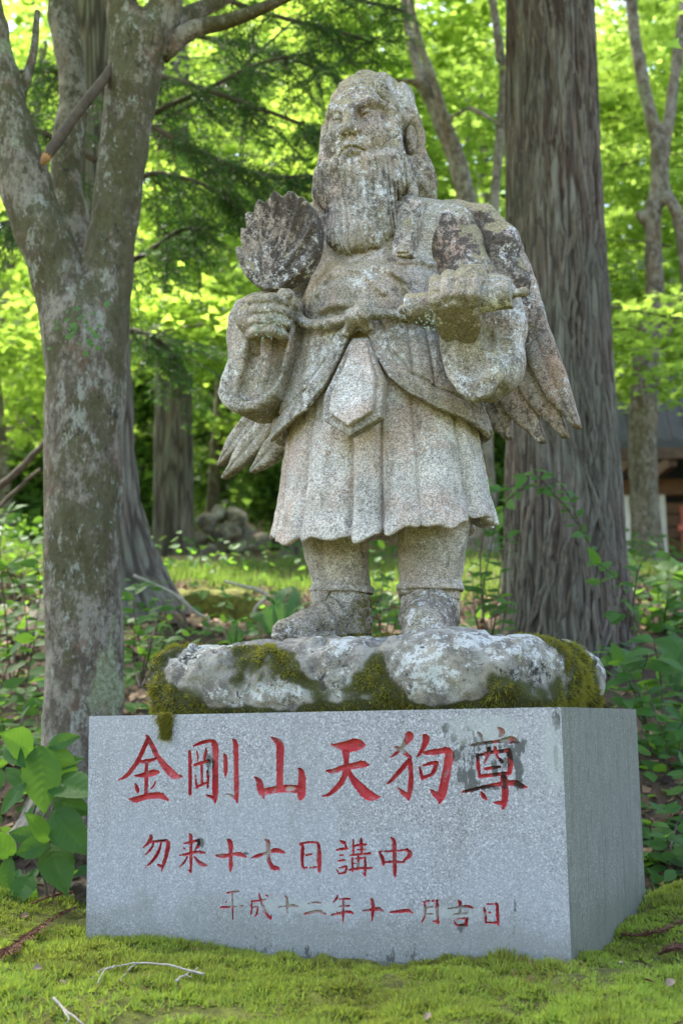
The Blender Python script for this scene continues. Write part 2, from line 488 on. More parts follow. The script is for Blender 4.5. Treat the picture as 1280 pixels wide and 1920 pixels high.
def granite(name, c1, c2, streak=False):
    t = NT(name)
    v = t.sep(t.vor(560, None, 'Color'), 0)
    v2 = t.sep(t.vor(330, None, 'Color'), 1)
    g = t.mix(t.ramp(v, .2, .8), c1, c2)
    g = t.mix(t.ramp(v2, .86, .9), g, tuple(min(1, x * 1.3) for x in c2))
    g = t.mix(t.math('MULTIPLY', t.ramp(t.noise(230, 2, .5), .60, .66), .75), g, tuple(x * .45 for x in c1))
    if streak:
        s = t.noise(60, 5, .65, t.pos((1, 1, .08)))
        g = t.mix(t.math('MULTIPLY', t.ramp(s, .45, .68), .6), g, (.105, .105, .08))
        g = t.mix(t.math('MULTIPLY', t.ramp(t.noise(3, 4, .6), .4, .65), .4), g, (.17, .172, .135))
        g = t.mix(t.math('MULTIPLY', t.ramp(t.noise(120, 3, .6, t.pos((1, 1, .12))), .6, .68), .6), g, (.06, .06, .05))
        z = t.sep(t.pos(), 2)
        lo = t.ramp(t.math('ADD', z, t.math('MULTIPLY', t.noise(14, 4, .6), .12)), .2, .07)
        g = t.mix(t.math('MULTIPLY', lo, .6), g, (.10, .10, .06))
    else:
        g = t.mix(t.math('MULTIPLY', t.ramp(t.noise(2.3, 5, .6), .42, .62), .45), g, (.34, .334, .325))
        zz = t.math('ADD', t.sep(t.pos(), 2), t.math('MULTIPLY', t.math('SUBTRACT', t.noise(9, 6, .7), .5), .22))
        g = t.mix(t.math('MULTIPLY', t.ramp(zz, .13, .03), .55), g, (.15, .15, .105))
        st = t.attr('stain')
        sn = t.math('ADD', st, t.math('MULTIPLY', t.math('SUBTRACT', t.noise(34, 7, .8, t.pos((1, 1, .4))), .5), 3.6))
        g = t.mix(t.math('MULTIPLY', t.ramp(sn, .58, .80), .85), g, (.052, .05, .038))
        pn = t.math('ADD', t.attr('pale'), t.math('MULTIPLY', t.math('SUBTRACT', t.noise(30, 5, .7), .5), .9))
        g = t.mix(t.math('MULTIPLY', t.ramp(pn, .4, .75), .6), g, (.37, .37, .315))
        ds = t.ramp(t.noise(26, 5, .65, t.pos((1, 1, .12))), .5, .72)
        g = t.mix(t.math('MULTIPLY', ds, .22), g, (.16, .155, .13))
    return t.done(g, .62 if not streak else .8, t.bump(t.noise(300, 3, .6), .12, .002))
M['granite_front'] = granite('granite_front', (.205, .193, .182), (.375, .353, .333))
M['granite_side_shaded'] = granite('granite_side_shaded', (.14, .132, .10), (.235, .224, .172), True)  # weathered flank stone, its base also darkened to put in the side's shade

def paint_mat():
    t = NT('red_letter_paint')
    n = t.math('ADD', t.lin(t.noise(48, 8, .8), 0, 1, -.7, 1.7), t.math('MULTIPLY', t.math('SUBTRACT', t.noise(11, 4, .6), .5), 1.2))
    c = t.mix(t.ramp(t.noise(25, 4, .6), .35, .7), (.42, .032, .035), (.55, .085, .08))
    c = t.mix(t.math('MULTIPLY', t.ramp(n, .62, .85), .8), c, (.36, .25, .225))
    c = t.mix(t.math('MULTIPLY', t.ramp(n, .32, .16), .75), c, (.10, .04, .03))
    st = t.math('ADD', t.attr('stain'), t.math('MULTIPLY', t.math('SUBTRACT', t.noise(38, 5, .7), .5), 1.3))
    c = t.mix(t.math('MULTIPLY', t.ramp(st, .42, .62), .92), c, (.045, .035, .025))
    c = t.mix(t.math('MULTIPLY', t.ramp(t.math('ADD', t.attr('pale'), t.math('MULTIPLY', t.math('SUBTRACT', t.noise(32, 5, .7), .5), 1.1)), .45, .65), .85), c, (.42, .38, .31))
    return t.done(c, .7, t.bump(t.noise(250, 4, .6), .3, .002))
M['red_paint'] = paint_mat()

def ground_mat():
    t = NT('forest_floor')
    c = t.mix(t.ramp(t.noise(5, 6, .65), .35, .65), (.045, .03, .018), (.105, .07, .042))
    c = t.mix(t.math('MULTIPLY', t.ramp(t.noise(70, 5, .7), .5, .62), .7), c, (.15, .085, .05))
    mo = t.attr('mossy')
    mm = t.ramp(t.math('ADD', mo, t.math('MULTIPLY', t.math('SUBTRACT', t.noise(6, 5, .65), .5), .9)), .4, .6)
    c = t.mix(mm, c, t.mix(t.ramp(t.noise(40, 5, .65), .35, .7), (.08, .075, .014), (.19, .20, .026)))
    return t.done(c, .95, t.bump(t.noise(60, 6, .7), 1.0, .02))
M['forest_floor'] = ground_mat()

def rock_mat():
    t = NT('base_rock')
    c = t.mix(t.ramp(t.lin(t.noise(16, 8, .8), 0, 1, -.7, 1.7), .3, .7), (.125, .108, .082), (.29, .26, .205))
    c = t.mix(t.math('MULTIPLY', t.ramp(t.noise(11, 5, .7, None, .3), .52, .62), .6), c, (.30, .255, .18))
    wl = t.math('ADD', t.math('MULTIPLY', t.attr('pale'), .28), t.math('ADD', t.lin(t.noise(40, 8, .82), 0, 1, -.72, 1.48), t.math('MULTIPLY', t.math('SUBTRACT', t.noise(13, 5, .65, None, .3), .5), .7)))
    c = t.mix(t.math('MULTIPLY', t.ramp(wl, .60, .66), .9), c, t.mix(t.noise(9, 3, .5), (.42, .42, .34), (.56, .54, .505)))
    sn = t.math('ADD', t.math('MULTIPLY', t.attr('black_zones'), .24), t.math('ADD', t.lin(t.noise(52, 8, .82), 0, 1, -.76, 1.44), t.math('MULTIPLY', t.math('SUBTRACT', t.noise(15, 5, .65), .5), .7)))
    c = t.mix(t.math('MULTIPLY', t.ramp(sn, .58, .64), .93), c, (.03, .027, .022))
    ms = t.attr('mossy')
    c = t.mix(t.ramp(t.math('ADD', ms, t.math('MULTIPLY', t.math('SUBTRACT', t.noise(40, 4, .6), .5), .4)), .35, .6), c, (.05, .05, .012))
    c = t.mix(t.math('MULTIPLY', t.ramp(t.noise(260, 2, .5), .60, .70), .6), c, (.05, .045, .04))
    h = t.math('ADD', t.noise(35, 6, .7), t.math('MULTIPLY', t.noise(250, 3, .6), .3))
    return t.done(c, .92, t.bump(h, .9, .008))
M['base_rock'] = rock_mat()

def strip_mat():
    t = NT('cedar_bark_strip')
    mp = t.node('ShaderNodeMapping'); t.put(mp.inputs['Vector'], t.pos()); mp.inputs['Scale'].default_value = (1, 1, .1)
    P = mp.outputs[0]
    f = t.attr('tint')
    c = t.mix(f, (.065, .038, .026), (.185, .15, .112))
    c = t.mix(t.math('MULTIPLY', t.ramp(t.noise(1.6, 4, .6), .42, .6), .5), c, (.10, .105, .075))
    c = t.mix(t.math('MULTIPLY', t.ramp(t.noise(130, 5, .7, P), .45, .62), .65), c, (.035, .025, .02))
    c = t.mix(t.math('MULTIPLY', t.ramp(t.noise(90, 5, .7), .56, .68), .4), c, (.19, .185, .15))
    return t.done(c, .92, t.bump(t.noise(170, 5, .7, P), .9, .006))
M['bark_strip'] = strip_mat()
# ---------------------------------------------------------------- plinth
ZT = CZ + 0.02346
PL, PR, PB = np.array((-.536, 2.807)), np.array((.395, 2.443)), np.array((.704, 3.235))
PE = (PR - PL) / np.linalg.norm(PR - PL)              # along the front, to the right
PN = np.array((PE[1], -PE[0]))                        # out of the front face
PW, PS = float(np.linalg.norm(PR - PL)), float(np.linalg.norm(PB - PR))
PBOT = -0.06
N3 = np.array((PN[0], PN[1], 0.0)); E3 = np.array((PE[0], PE[1], 0.0)); A3 = np.array((PL[0], PL[1], 0.0))

def face_uv(px, py):
    p = on_plane(px, py, A3, N3)
    return float((p - A3) @ E3), float(p[2])

_Z = {1: (210, 1360, .20313), 2: (460, 1360, .20313), 3: (710, 1350, .23438), 4: (255, 1550, .21875),
      5: (520, 1555, .21875), 6: (400, 1655, .21875), 7: (670, 1670, .21875)}
# strokes traced as centre lines: (x, y, half width) ...
GLYPHS = [
 (1, 'gold', [[(318,95,12),(330,130,26),(290,220,24),(245,320,24),(190,400,22),(130,470,20),(60,508,5)],
              [(335,120,18),(385,220,26),(420,290,26),(480,370,32),(550,445,40),(600,475,24),(650,472,3)],
              [(265,335,14),(320,335,22),(420,305,10)], [(318,360,20),(316,500,20),(314,660,20)],
              [(210,470,8),(300,460,26),(380,440,30),(435,432,10)],
              [(210,535,4),(225,570,20),(235,600,22),(235,630,6)], [(405,510,5),(385,560,10),(350,590,5)],
              [(160,685,8),(215,690,28),(320,660,28),(440,650,30),(515,690,14)]]),
 (1, 'steel', [[(705,230,6),(718,270,18),(720,450,20),(720,620,18),(718,640,8)],
               [(740,197,5),(820,165,17),(900,145,16)], [(905,140,10),(950,190,34),(952,400,32),(952,620,32),(950,710,12)], [(952,690,14),(910,660,14),(868,648,4)],
               [(780,235,4),(790,280,11),(790,330,8)], [(862,205,4),(868,240,15),(850,310,13)], [(758,372,12),(820,350,15),(890,330,16),(908,345,4)],
               [(826,370,14),(830,540,12)], [(768,460,4),(776,520,10),(782,575,14)], [(785,570,12),(840,545,14),(890,530,10)], [(880,425,10),(886,500,16),(882,595,8)],
               [(1028,258,7),(1045,300,20),(1048,420,21),(1046,480,6)], [(1108,130,5),(1140,180,26),(1145,400,25),(1148,600,26),(1155,715,10)], [(1150,690,12),(1100,650,14),(1050,635,4)]]),
 (2, 'mountain', [[(235,110,6),(290,150,26),(320,190,40),(318,300,36),(316,560,34)], [(80,475,5),(125,520,28),(140,590,38),(165,670,14)],
                  [(150,620,34),(260,600,32),(380,585,34),(500,595,36)], [(480,395,5),(515,430,26),(522,520,38),(515,640,38),(500,690,10)]]),
 (2, 'heaven', [[(785,180,6),(860,190,26),(950,195,52),(1030,180,52),(1100,185,12)], [(925,250,34),(930,330,26),(925,420,28),(890,520,26),(820,600,22),(760,645,14),(700,655,4)],
                [(738,418,6),(800,425,20),(900,395,24),(1000,375,28),(1080,362,32),(1138,370,8)], [(940,410,20),(1000,510,32),(1080,600,46),(1140,650,46),(1200,665,22),(1250,662,5)]]),
 (3, 'dog', [[(215,120,10),(245,130,34),(210,185,20),(160,250,16),(90,305,4)], [(135,215,8),(170,240,18),(220,275,16),(255,305,12)], [(250,310,16),(220,350,18),(150,430,18),(100,485,14),(62,512,5)],
             [(250,330,18),(258,450,20),(250,560,22),(235,640,10)], [(235,615,22),(195,585,18),(155,545,4)],
             [(352,120,5),(378,150,28),(365,200,20),(330,265,14),(302,300,4)], [(362,265,12),(440,258,22),(530,245,22)], [(530,225,12),(565,280,38),(548,380,32),(525,500,34),(500,600,34),(480,670,10)], [(490,630,26),(450,595,22),(410,560,4)],
             [(322,370,6),(335,420,14),(345,475,12)], [(355,365,8),(420,348,14),(455,345,14)], [(460,345,18),(445,400,18),(425,435,14)], [(345,465,14),(390,450,13),(430,435,12)]]),
 (3, 'revered', [[(790,100,8),(815,130,16),(822,160,6)], [(960,70,14),(985,100,24),(965,135,10)], [(735,205,10),(850,185,13),(960,172,14),(1060,160,28),(1115,180,8)],
                 [(790,285,14),(795,370,16),(805,455,12)], [(780,290,10),(900,262,14),(1040,245,14)], [(1040,250,20),(1052,340,22),(1045,420,18)], [(805,455,14),(920,440,15),(1045,428,14)],
                 [(880,230,16),(872,280,14),(840,350,6)], [(930,225,14),(945,290,8),(985,335,16)], [(850,392,12),(905,385,13),(965,378,12)],
                 [(670,578,10),(800,548,14),(950,518,15),(1080,505,22),(1140,530,20),(1185,540,6)], [(1000,470,28),(1010,560,26),(1005,650,24),(990,715,8)], [(1000,670,20),(960,665,16),(915,662,4)],
                 [(815,575,5),(835,610,16),(858,635,8)]]),
 (4, 'must_not', [[(115,75,6),(130,95,20),(105,140,14),(60,185,4)], [(125,135,10),(190,128,11),(265,120,12)], [(265,120,12),(275,160,22),(262,230,20),(240,310,18),(218,388,5)], [(225,350,16),(200,335,12),(178,325,3)],
                  [(150,145,8),(130,190,12),(65,258,4)], [(215,140,8),(195,210,15),(150,285,14),(85,350,4)]]),
 (4, 'come', [[(455,62,5),(470,90,18),(470,200,15),(470,310,15),(470,405,6)], [(470,390,12),(440,372,4)], [(412,145,6),(460,138,10),(530,120,14)], [(540,120,12),(535,160,16),(510,200,8)], [(402,180,3),(415,188,9),(425,200,3)],
              [(370,250,5),(430,240,12),(520,220,14),(590,228,8)], [(440,262,8),(410,310,10),(370,350,3)], [(495,255,6),(530,300,15),(570,325,18),(612,335,4)]]),
 (4, 'ten', [[(778,112,5),(808,140,24),(810,230,20),(812,330,20),(808,392,5)], [(670,250,6),(740,255,18),(830,240,14),(890,240,20),(942,262,8)]]),
 (4, 'seven', [[(1100,115,5),(1130,140,22),(1130,220,19),(1140,300,18),(1175,355,22),(1215,360,14),(1225,378,5)], [(990,268,6),(1050,250,15),(1130,225,14),(1200,205,20),(1270,225,10)]]),
 (5, 'day', [[(190,130,6),(215,150,15),(212,240,15),(218,320,14),(230,345,6)], [(195,125,7),(280,112,10),(345,120,12)], [(345,115,10),(355,160,16),(358,260,22),(360,365,14)], [(245,225,9),(295,215,10)], [(225,332,6),(290,330,7),(340,328,7)]]),
 (5, 'meeting', [[(535,100,7),(560,112,14),(582,122,8)], [(500,182,6),(550,172,11),(605,170,7)],[(580,115,8),(588,165,9)], [(520,228,5),(590,220,8)], [(512,275,6),(560,268,9),(600,260,5)],
                 [(508,340,5),(525,385,8)], [(525,335,5),(590,318,9)], [(592,318,9),(585,360,9),(570,380,6)], [(525,385,6),(580,372,9)],
                 [(650,95,8),(650,210,10)], [(715,75,6),(718,110,14),(720,205,12)], [(625,148,7),(700,138,10),(765,132,8)], [(635,183,5),(750,175,7)], [(618,228,7),(700,218,10),(795,210,9)],
                 [(640,250,9),(642,320,10),(645,375,6)], [(650,255,6),(750,245,9)], [(750,245,10),(752,330,12),(750,400,7)], [(750,390,10),(722,375,4)], [(690,225,9),(690,345,9)], [(650,295,6),(745,290,6)], [(610,352,7),(710,338,10),(810,335,10)]]),
 (5, 'middle', [[(970,72,5),(998,110,18),(1003,250,18),(1005,370,16),(1005,422,5)], [(870,195,6),(895,240,16),(908,310,8)], [(885,192,6),(990,190,8),(1110,178,8)], [(1110,178,12),(1140,215,18),(1095,260,12),(1075,285,6)], [(905,285,9),(990,282,9),(1090,285,8)]]),
 (6, 'level', [[(112,92,6),(165,85,11),(215,78,7)], [(160,95,8),(165,200,10),(165,320,4)], [(118,150,3),(105,175,6)], [(225,130,3),(210,165,6)], [(60,215,8),(150,210,8),(265,200,5)]]),
 (6, 'become', [[(322,165,6),(380,158,8),(445,150,7)], [(328,165,8),(328,230,9),(318,290,4)], [(345,212,5),(378,212,8),(372,270,9),(358,290,5)], [(390,90,5),(402,150,12),(430,230,11),(465,285,12),(490,310,14),(498,275,3)], [(440,200,5),(430,250,6),(415,280,3)], [(442,105,4),(465,118,9)]]),
 (6, 'ten', [[(612,118,5),(628,140,14),(630,220,12),(630,295,6)], [(540,212,8),(620,208,9),(690,202,14),(725,212,6)]]),
 (6, 'two', [[(812,182,6),(870,175,10),(918,180,9)], [(778,270,8),(830,260,13),(900,248,13),(955,272,10)]]),
 (6, 'year', [[(1065,112,6),(1050,145,12),(1020,180,4)], [(1080,145,7),(1165,142,9)], [(1065,208,6),(1165,202,7)], [(1050,235,5),(1060,270,7)], [(1012,280,7),(1100,260,10),(1170,255,12),(1210,272,5)], [(1110,145,9),(1112,250,12),(1108,338,5)]]),
 (7, 'ten', [[(110,72,5),(128,95,17),(130,180,14),(125,265,5)], [(28,178,8),(100,168,9),(180,160,16),(220,180,6)]]),
 (7, 'one', [[(280,188,7),(350,182,13),(430,175,14),(475,195,6)]]),
 (7, 'month', [[(570,95,6),(578,150,12),(575,220,12),(550,275,4)], [(560,100,6),(610,90,9)],[(640,92,6),(690,85,8)], [(680,90,10),(683,170,16),(686,280,10)], [(690,275,14),(648,265,5)], [(590,150,6),(640,145,8)], [(590,208,6),(640,205,8)]]),
 (7, 'lucky', [[(860,85,6),(878,110,15),(880,200,14)], [(775,160,8),(870,148,10),(940,138,14),(990,150,7)], [(825,208,9),(930,200,11)], [(825,250,5),(845,300,9)], [(840,245,6),(930,240,9)], [(935,245,14),(930,290,13)], [(850,300,8),(935,298,12)]]),
 (7, 'sun', [[(1080,125,6),(1092,200,12),(1100,275,9)], [(1080,122,6),(1190,115,9)], [(1195,118,11),(1200,200,15),(1205,295,9)], [(1115,195,6),(1140,188,6)], [(1100,275,7),(1200,280,9)]]),
]
def _build_plinth():
    root = empty('granite_plinth', (float((PL[0] + PB[0]) / 2), float((PL[1] + PB[1]) / 2), 0.0))
    tag(root, 'squared grey granite plinth carved with red characters, set in the moss', 'plinth')
    h = 0.0018
    nu, nv = int(PW / h), int((ZT - 0.0) / h)
    us = np.linspace(0, PW, nu + 1); zs = np.linspace(0.0, ZT, nv + 1)
    U, Zg = np.meshgrid(us, zs, indexing='ij')
    U = U.astype(np.float32); Zg = Zg.astype(np.float32)
    hu, hz = us[1] - us[0], zs[1] - zs[0]
    SD = np.full(U.shape, 1.0, np.float32); ID = np.full(U.shape, -1, np.int16); KW = np.full(U.shape, .004, np.float32)
    kpx = np.linalg.norm(np.array(face_uv(700, 1500)) - np.array(face_uv(710, 1500))) / 10.0
    for gi, (zone, nm, strokes) in enumerate(GLYPHS):
        ox, oy, s = _Z[zone]
        for st in strokes:
            Q = np.array([(*face_uv(ox + x * s, oy + y * s), max(r * s * kpx, .0011)) for x, y, r in st], np.float32)
            if len(Q) > 2: Q = spline(Q, (len(Q) - 1) * 5 + 1).astype(np.float32); Q[:, 2] = np.maximum(Q[:, 2], .0007)
            m = .012
            i0, i1 = int((Q[:, 0].min() - m) / hu), int((Q[:, 0].max() + m) / hu) + 1
            j0, j1 = int((Q[:, 1].min() - m) / hz), int((Q[:, 1].max() + m) / hz) + 1
            u, z = U[i0:i1, j0:j1], Zg[i0:i1, j0:j1]
            d = np.full(u.shape, 1.0, np.float32)
            for a, b in zip(Q[:-1], Q[1:]):
                ex, ey = b[0] - a[0], b[1] - a[1]
                tt = np.clip(((u - a[0]) * ex + (z - a[1]) * ey) / (ex * ex + ey * ey + 1e-12), 0, 1)
                d = np.minimum(d, np.hypot(u - a[0] - tt * ex, z - a[1] - tt * ey) - (a[2] + (b[2] - a[2]) * tt))
            sub = SD[i0:i1, j0:j1]; m2 = d < sub
            sub[m2] = d[m2]; ID[i0:i1, j0:j1][m2] = gi
    # rough the edge a little, then snap grid vertices onto the stroke outline
    pn = np.stack([U, Zg, U * 0], -1)
    SD = SD + np.where(np.abs(SD) < .02, .0006 * noise(pn, 260) + .0004 * noise(pn, 600), 0)
    gx, gz = np.gradient(SD, hu, hz)
    gl = np.hypot(gx, gz) + 1e-6
    near = (np.abs(SD) < 0.55 * h) & (U > .01) & (U < PW - .01)
    U2 = np.where(near, U - SD * gx / gl ** 2, U); Z2 = np.where(near, Zg - SD * gz / gl ** 2, Zg)
    SDs = np.where(near, 0, SD)
    w = np.clip(-SDs, 0, 1)
    dep = 0.0115 * (1 - np.exp(-w / .0026)) + .0006 * np.where(w > 0, fbm(pn, 180, 2), 0) * np.clip(w / .002, 0, 1)
    dep = np.maximum(dep, 0)
    x = PL[0] + PE[0] * U2 - PN[0] * dep; y = PL[1] + PE[1] * U2 - PN[1] * dep
    V = np.stack([x, y, Z2], -1).reshape(-1, 3)
    idx = np.arange((nu + 1) * (nv + 1)).reshape(nu + 1, nv + 1)
    quad = np.stack([idx[:-1, :-1], idx[1:, :-1], idx[1:, 1:], idx[:-1, 1:]], -1).reshape(-1, 4)
    fm = 0.25 * (SDs[:-1, :-1] + SDs[1:, :-1] + SDs[1:, 1:] + SDs[:-1, 1:]).ravel()
    idf = np.where(fm < 0, np.stack([ID[:-1, :-1], ID[1:, :-1], ID[1:, 1:], ID[:-1, 1:]], -1).reshape(-1, 4).max(1), -1)
    # stains: dark lichen round the last large character, a streak by the corner, grime along the foot
    spots = [(885, 1405, 40, 34), (880, 1440, 24, 44), (925, 1390, 55, 26), (972, 1425, 16, 44), (940, 1415, 40, 20), (890, 1470, 40, 14), (836, 1368, 10, 12), (850, 1382, 7, 12), (1041, 1358, 9, 30),
             (392, 1430, 8, 28), (374, 1580, 10, 10), (868, 1708, 22, 8), (866, 1742, 10, 8), (900, 1478, 46, 6), (1042, 1420, 4, 30), (752, 1400, 8, 14), (965, 1700, 4, 14), (300, 1576, 14, 3), (460, 1601, 8, 3)]
    rs = np.random.default_rng(4)
    spots = [q for q in spots if not (855 < q[0] < 980 and 1380 < q[1] < 1475)]
    for _ in range(46):
        spots.append((rs.choice([rs.normal(880, 14), rs.uniform(868, 985)]), rs.choice([rs.normal(1400, 14), rs.uniform(1380, 1475)]), rs.uniform(4, 11), rs.uniform(6, 22)))
    for x_ in (872, 884, 968, 976): spots.append((x_, 1450 + rs.uniform(-8, 20), 4, 34))
    stain = np.zeros(U.shape, np.float32); pale = np.zeros(U.shape, np.float32)
    for a, b, rx, ry in spots:
        u0, z0 = face_uv(a, b)
        stain = np.maximum(stain, .98 * np.exp(-(((U - u0) / (rx * kpx)) ** 2 + ((Zg - z0) / (ry * kpx)) ** 2) * .8))
    for a, b, rx, ry in [(1035, 1420, 30, 110), (900, 1370, 120, 40), (440, 1690, 26, 30), (497, 1600, 14, 40), (540, 1700, 22, 24), (430, 1493, 14, 10), (600, 1400, 14, 10), (540, 1480, 16, 8), (560, 1700, 160, 22), (840, 1712, 120, 16), (750, 1400, 14, 20), (412, 1605, 14, 6)]:
        u0, z0 = face_uv(a, b)
        pale = np.maximum(pale, .75 * np.exp(-(((U - u0) / (rx * kpx)) ** 2 + ((Zg - z0) / (ry * kpx)) ** 2)))
    stain = np.maximum(stain, .55 * smooth01(.05 - Zg, 0, .05)).ravel(); pale = pale.ravel()

    def sub(name, mask, mat, parent):
        q = quad[mask]; used, inv = np.unique(q, return_inverse=True)
        me = mesh_from(name, V[used], inv.reshape(-1, 4), False)
        colour_attr(me, stain[used], 'stain'); colour_attr(me, pale[used], 'pale')
        return obj(name, me, mat, parent)
    front = sub('front_face', idf < 0, M['granite_front'], root)
    for gi in range(len(GLYPHS)):
        sub('carved_character', idf == gi, M['red_paint'], front)
    # the rest of the block: other faces, joined to the front along a small chamfer
    c = .004
    P0, P1, P2 = PL, PR, PB; P3 = PL + (PB - PR)
    S3 = (PB - PR) / PS
    top = [(*P0, ZT), (*P1, ZT), (*(P1 + S3 * PS), ZT), (*P3, ZT)]
    bot = [(p[0], p[1], PBOT) for p in top]
    lowf = [(*P0, 0.0), (*P1, 0.0)]
    Vb = np.array(top + bot + lowf)
    Fb = [np.array([[0, 1, 2, 3], [3, 2, 6, 7], [0, 3, 7, 4], [4, 7, 6, 5], [8, 4, 5, 9]])]
    build('block', Vb, Fb, M['granite_side_shaded'], root, False)
    # right flank as a sheet of its own, faintly uneven from the saw
    n1, n2 = 90, 60
    a, b = np.meshgrid(np.linspace(0, 1, n1), np.linspace(0, 1, n2), indexing='ij')
    xy = P1[None, None] + (P2 - P1)[None, None] * a[..., None]
    zz = PBOT + (ZT - PBOT) * b
    ed = np.clip(np.minimum.reduce([a, 1 - a, b, 1 - b]) * 30, 0, 1)
    pz = np.stack([a * 2, b * 1, a * 0], -1)
    pr = .0012 * ed * noise(pz, 14)
    nrm = np.array((PE[0], PE[1]))
    xy = xy + nrm[None, None] * pr[..., None]
    Vs = np.dstack([xy, zz]).reshape(-1, 3)
    ii = np.arange(n1 * n2).reshape(n1, n2)
    build('side_face', Vs, np.stack([ii[:-1, :-1], ii[1:, :-1], ii[1:, 1:], ii[:-1, 1:]], -1).reshape(-1, 4), M['granite_side_shaded'], root)
    return root
PLINTH = _build_plinth()
# ---------------------------------------------------------------- statue
SA = np.array((0.075, 3.0, 0.0))
STATUE = empty('stone_statue', (float(SA[0]), float(SA[1]), 0.66))
tag(STATUE, 'weathered granite statue of a bearded winged figure holding a leaf fan', 'statue')
MS_CLEAN = stone_mat('statue_stone_clean', (.53, .475, .40), .06, .35, .48, .45, 0.0, .2)
MS_MID = stone_mat('statue_stone', (.385, .34, .272), .26, .65, .32, .48, 2.0, .50)
MS_HEAD = stone_mat('statue_stone_head', (.375, .33, .262), .48, .95, .40, .60, 5.3, .45)
MS_DARK = stone_mat('statue_stone_dark', (.30, .245, .195), .80, .95, .55, .50, 9.0, .30)
MS_WING = stone_mat('statue_stone_wing', (.35, .295, .24), .44, .6, .65, .50, 11.0, .25)
MS_FAN = stone_mat('statue_stone_fan', (.30, .255, .205), .90, .95, .2, .50, 12.0, .30)
MS_LEG = stone_mat('statue_stone_leg', (.41, .365, .295), .12, .3, .25, .40, 15.0, .5)
MS_HAND = stone_mat('statue_stone_hand', (.38, .325, .245), .16, .9, .2, .30, 21.0, .5)
MS_FOOT = stone_mat('statue_stone_foot', (.32, .275, .215), .58, .2, .2, .55, 18.0, .7)

def lp(px, py, f=0.0, *extra):
    p = on_plane(px, py, SA, N3, f) - SA
    return (float(p @ E3), f, float(p[2]), *extra)

def to_world(V):
    V = np.asarray(V, float)
    return SA + V[:, :1] * E3 + V[:, 1:2] * N3 + V[:, 2:3] * np.array((0, 0, 1.0))

_flipF = lambda F: F[:, ::-1]     # (s,f,z) is left-handed towards the viewer

def add_sdf(name, fn, lo, hi, h, mat, parent=STATUE, rough=.0016):
    V, F = sdf_mesh(fn, lo, hi, h)
    W = to_world(V)
    W = W + rough * np.stack([noise(W, 38, k * 9.1) + .6 * noise(W, 95, k * 5.3) for k in range(3)], -1)
    return build(name, W, _flipF(F), mat, parent)

def add_grid(name, V, nu, nv, mat, parent=STATUE, closed=True, rough=.0013, flip=False):
    W = to_world(V)
    W = W + rough * np.stack([noise(W, 38, k * 9.1) + .6 * noise(W, 95, k * 5.3) for k in range(3)], -1)
    i = np.arange(nu)[:, None] if closed else np.arange(nu - 1)[:, None]
    j = np.arange(nv - 1)[None, :]
    i2 = (i + 1) % nu
    F = np.stack([i * nv + j, i2 * nv + j, i2 * nv + j + 1, i * nv + j + 1], -1).reshape(-1, 4)
    return build(name, W, F[:, ::-1] if flip else F, mat, parent)

K = .00125

def hit(fn, px, py, out=0.0):
    """first point of a solid seen along a line of sight, moved out along the statue's front"""
    f = np.linspace(.4, -.1, 400)
    P = np.array([lp(px, py, v) for v in f], np.float32)
    d = fn(P); k = int(np.argmax(d < 0)) if (d < 0).any() else 250
    return lp(px, py, float(f[k]) + out)

# ---- legs and feet -------------------------------------------------------
def leg(prof, f, mat):
    P = np.array([lp(x, y, f, r * K) for x, y, r in prof])
    Q = spline(P, 90)
    V, Fs = tube(Q[:, :3], Q[:, 3], 56)
    W = to_world(V)
    W = W + .002 * np.stack([noise(W, 30, k * 7.7) + .6 * noise(W, 80, k * 3.1) for k in range(3)], -1)
    return build('leg', W, [f_[:, ::-1] for f_ in Fs], mat, STATUE)
leg([(628, 930, 66), (627, 985, 65), (630, 1030, 60), (636, 1070, 55), (640, 1094, 53), (640, 1099, 56), (640, 1103, 59), (640, 1110, 59), (640, 1114, 56), (641, 1117, 51), (642, 1135, 52), (643, 1150, 53), (643, 1192, 53)], .02, MS_LEG)
leg([(812, 910, 67), (812, 980, 66), (810, 1030, 61), (808, 1070, 57), (807, 1090, 55), (807, 1095, 58), (807, 1099, 60), (807, 1106, 60), (807, 1110, 57), (807, 1113, 52), (806, 1140, 52), (806, 1192, 52)], .02, MS_LEG)

def foot(a, b, c, toe, zg, name='foot'):
    """ankle a, instep b, ball c, toe: local points with radius; cut flat on the rock"""
    a, b, c, toe = [np.array(v, np.float32) for v in (a, b, c, toe)]
    def fn(p):
        d = smin(cap(p, a[:3], b[:3], a[3], b[3]), cap(p, b[:3], c[:3], b[3], c[3]), .02)
        d = smin(d, cap(p, c[:3], toe[:3], c[3], toe[3]), .015)
        # sandal cords across the instep and a sole line
        ax = (toe[:3] - a[:3]); ax = ax / np.linalg.norm(ax)
        t = (p - a[:3]) @ ax
        d = d - .007 * np.exp(-((t - .040) / .006) ** 2) - .006 * np.exp(-((t - .066) / .005) ** 2) + .004 * np.exp(-((t - .053) / .004) ** 2)
        d = d - .005 * smooth01(-(p[:, 2] - zg), -.026, -.018)
        return smax(d, zg - .02 - p[:, 2], .004)
    lo = np.minimum.reduce([v[:3] - v[3] for v in (a, b, c, toe)]) - .02
    hi = np.maximum.reduce([v[:3] + v[3] for v in (a, b, c, toe)]) + .02
    return add_sdf(name, fn, lo, hi, .0042, MS_FOOT, rough=.002)
_zg = lp(690, 1195, .1)[2]
foot(lp(645, 1152, .03, .060), lp(612, 1168, .07, .045), lp(572, 1178, .115, .036), lp(533, 1184, .155, .027), _zg - .012)
foot(lp(806, 1150, .03, .060), lp(804, 1162, .09, .056), lp(802, 1174, .135, .050), lp(801, 1181, .160, .042), _zg - .012)

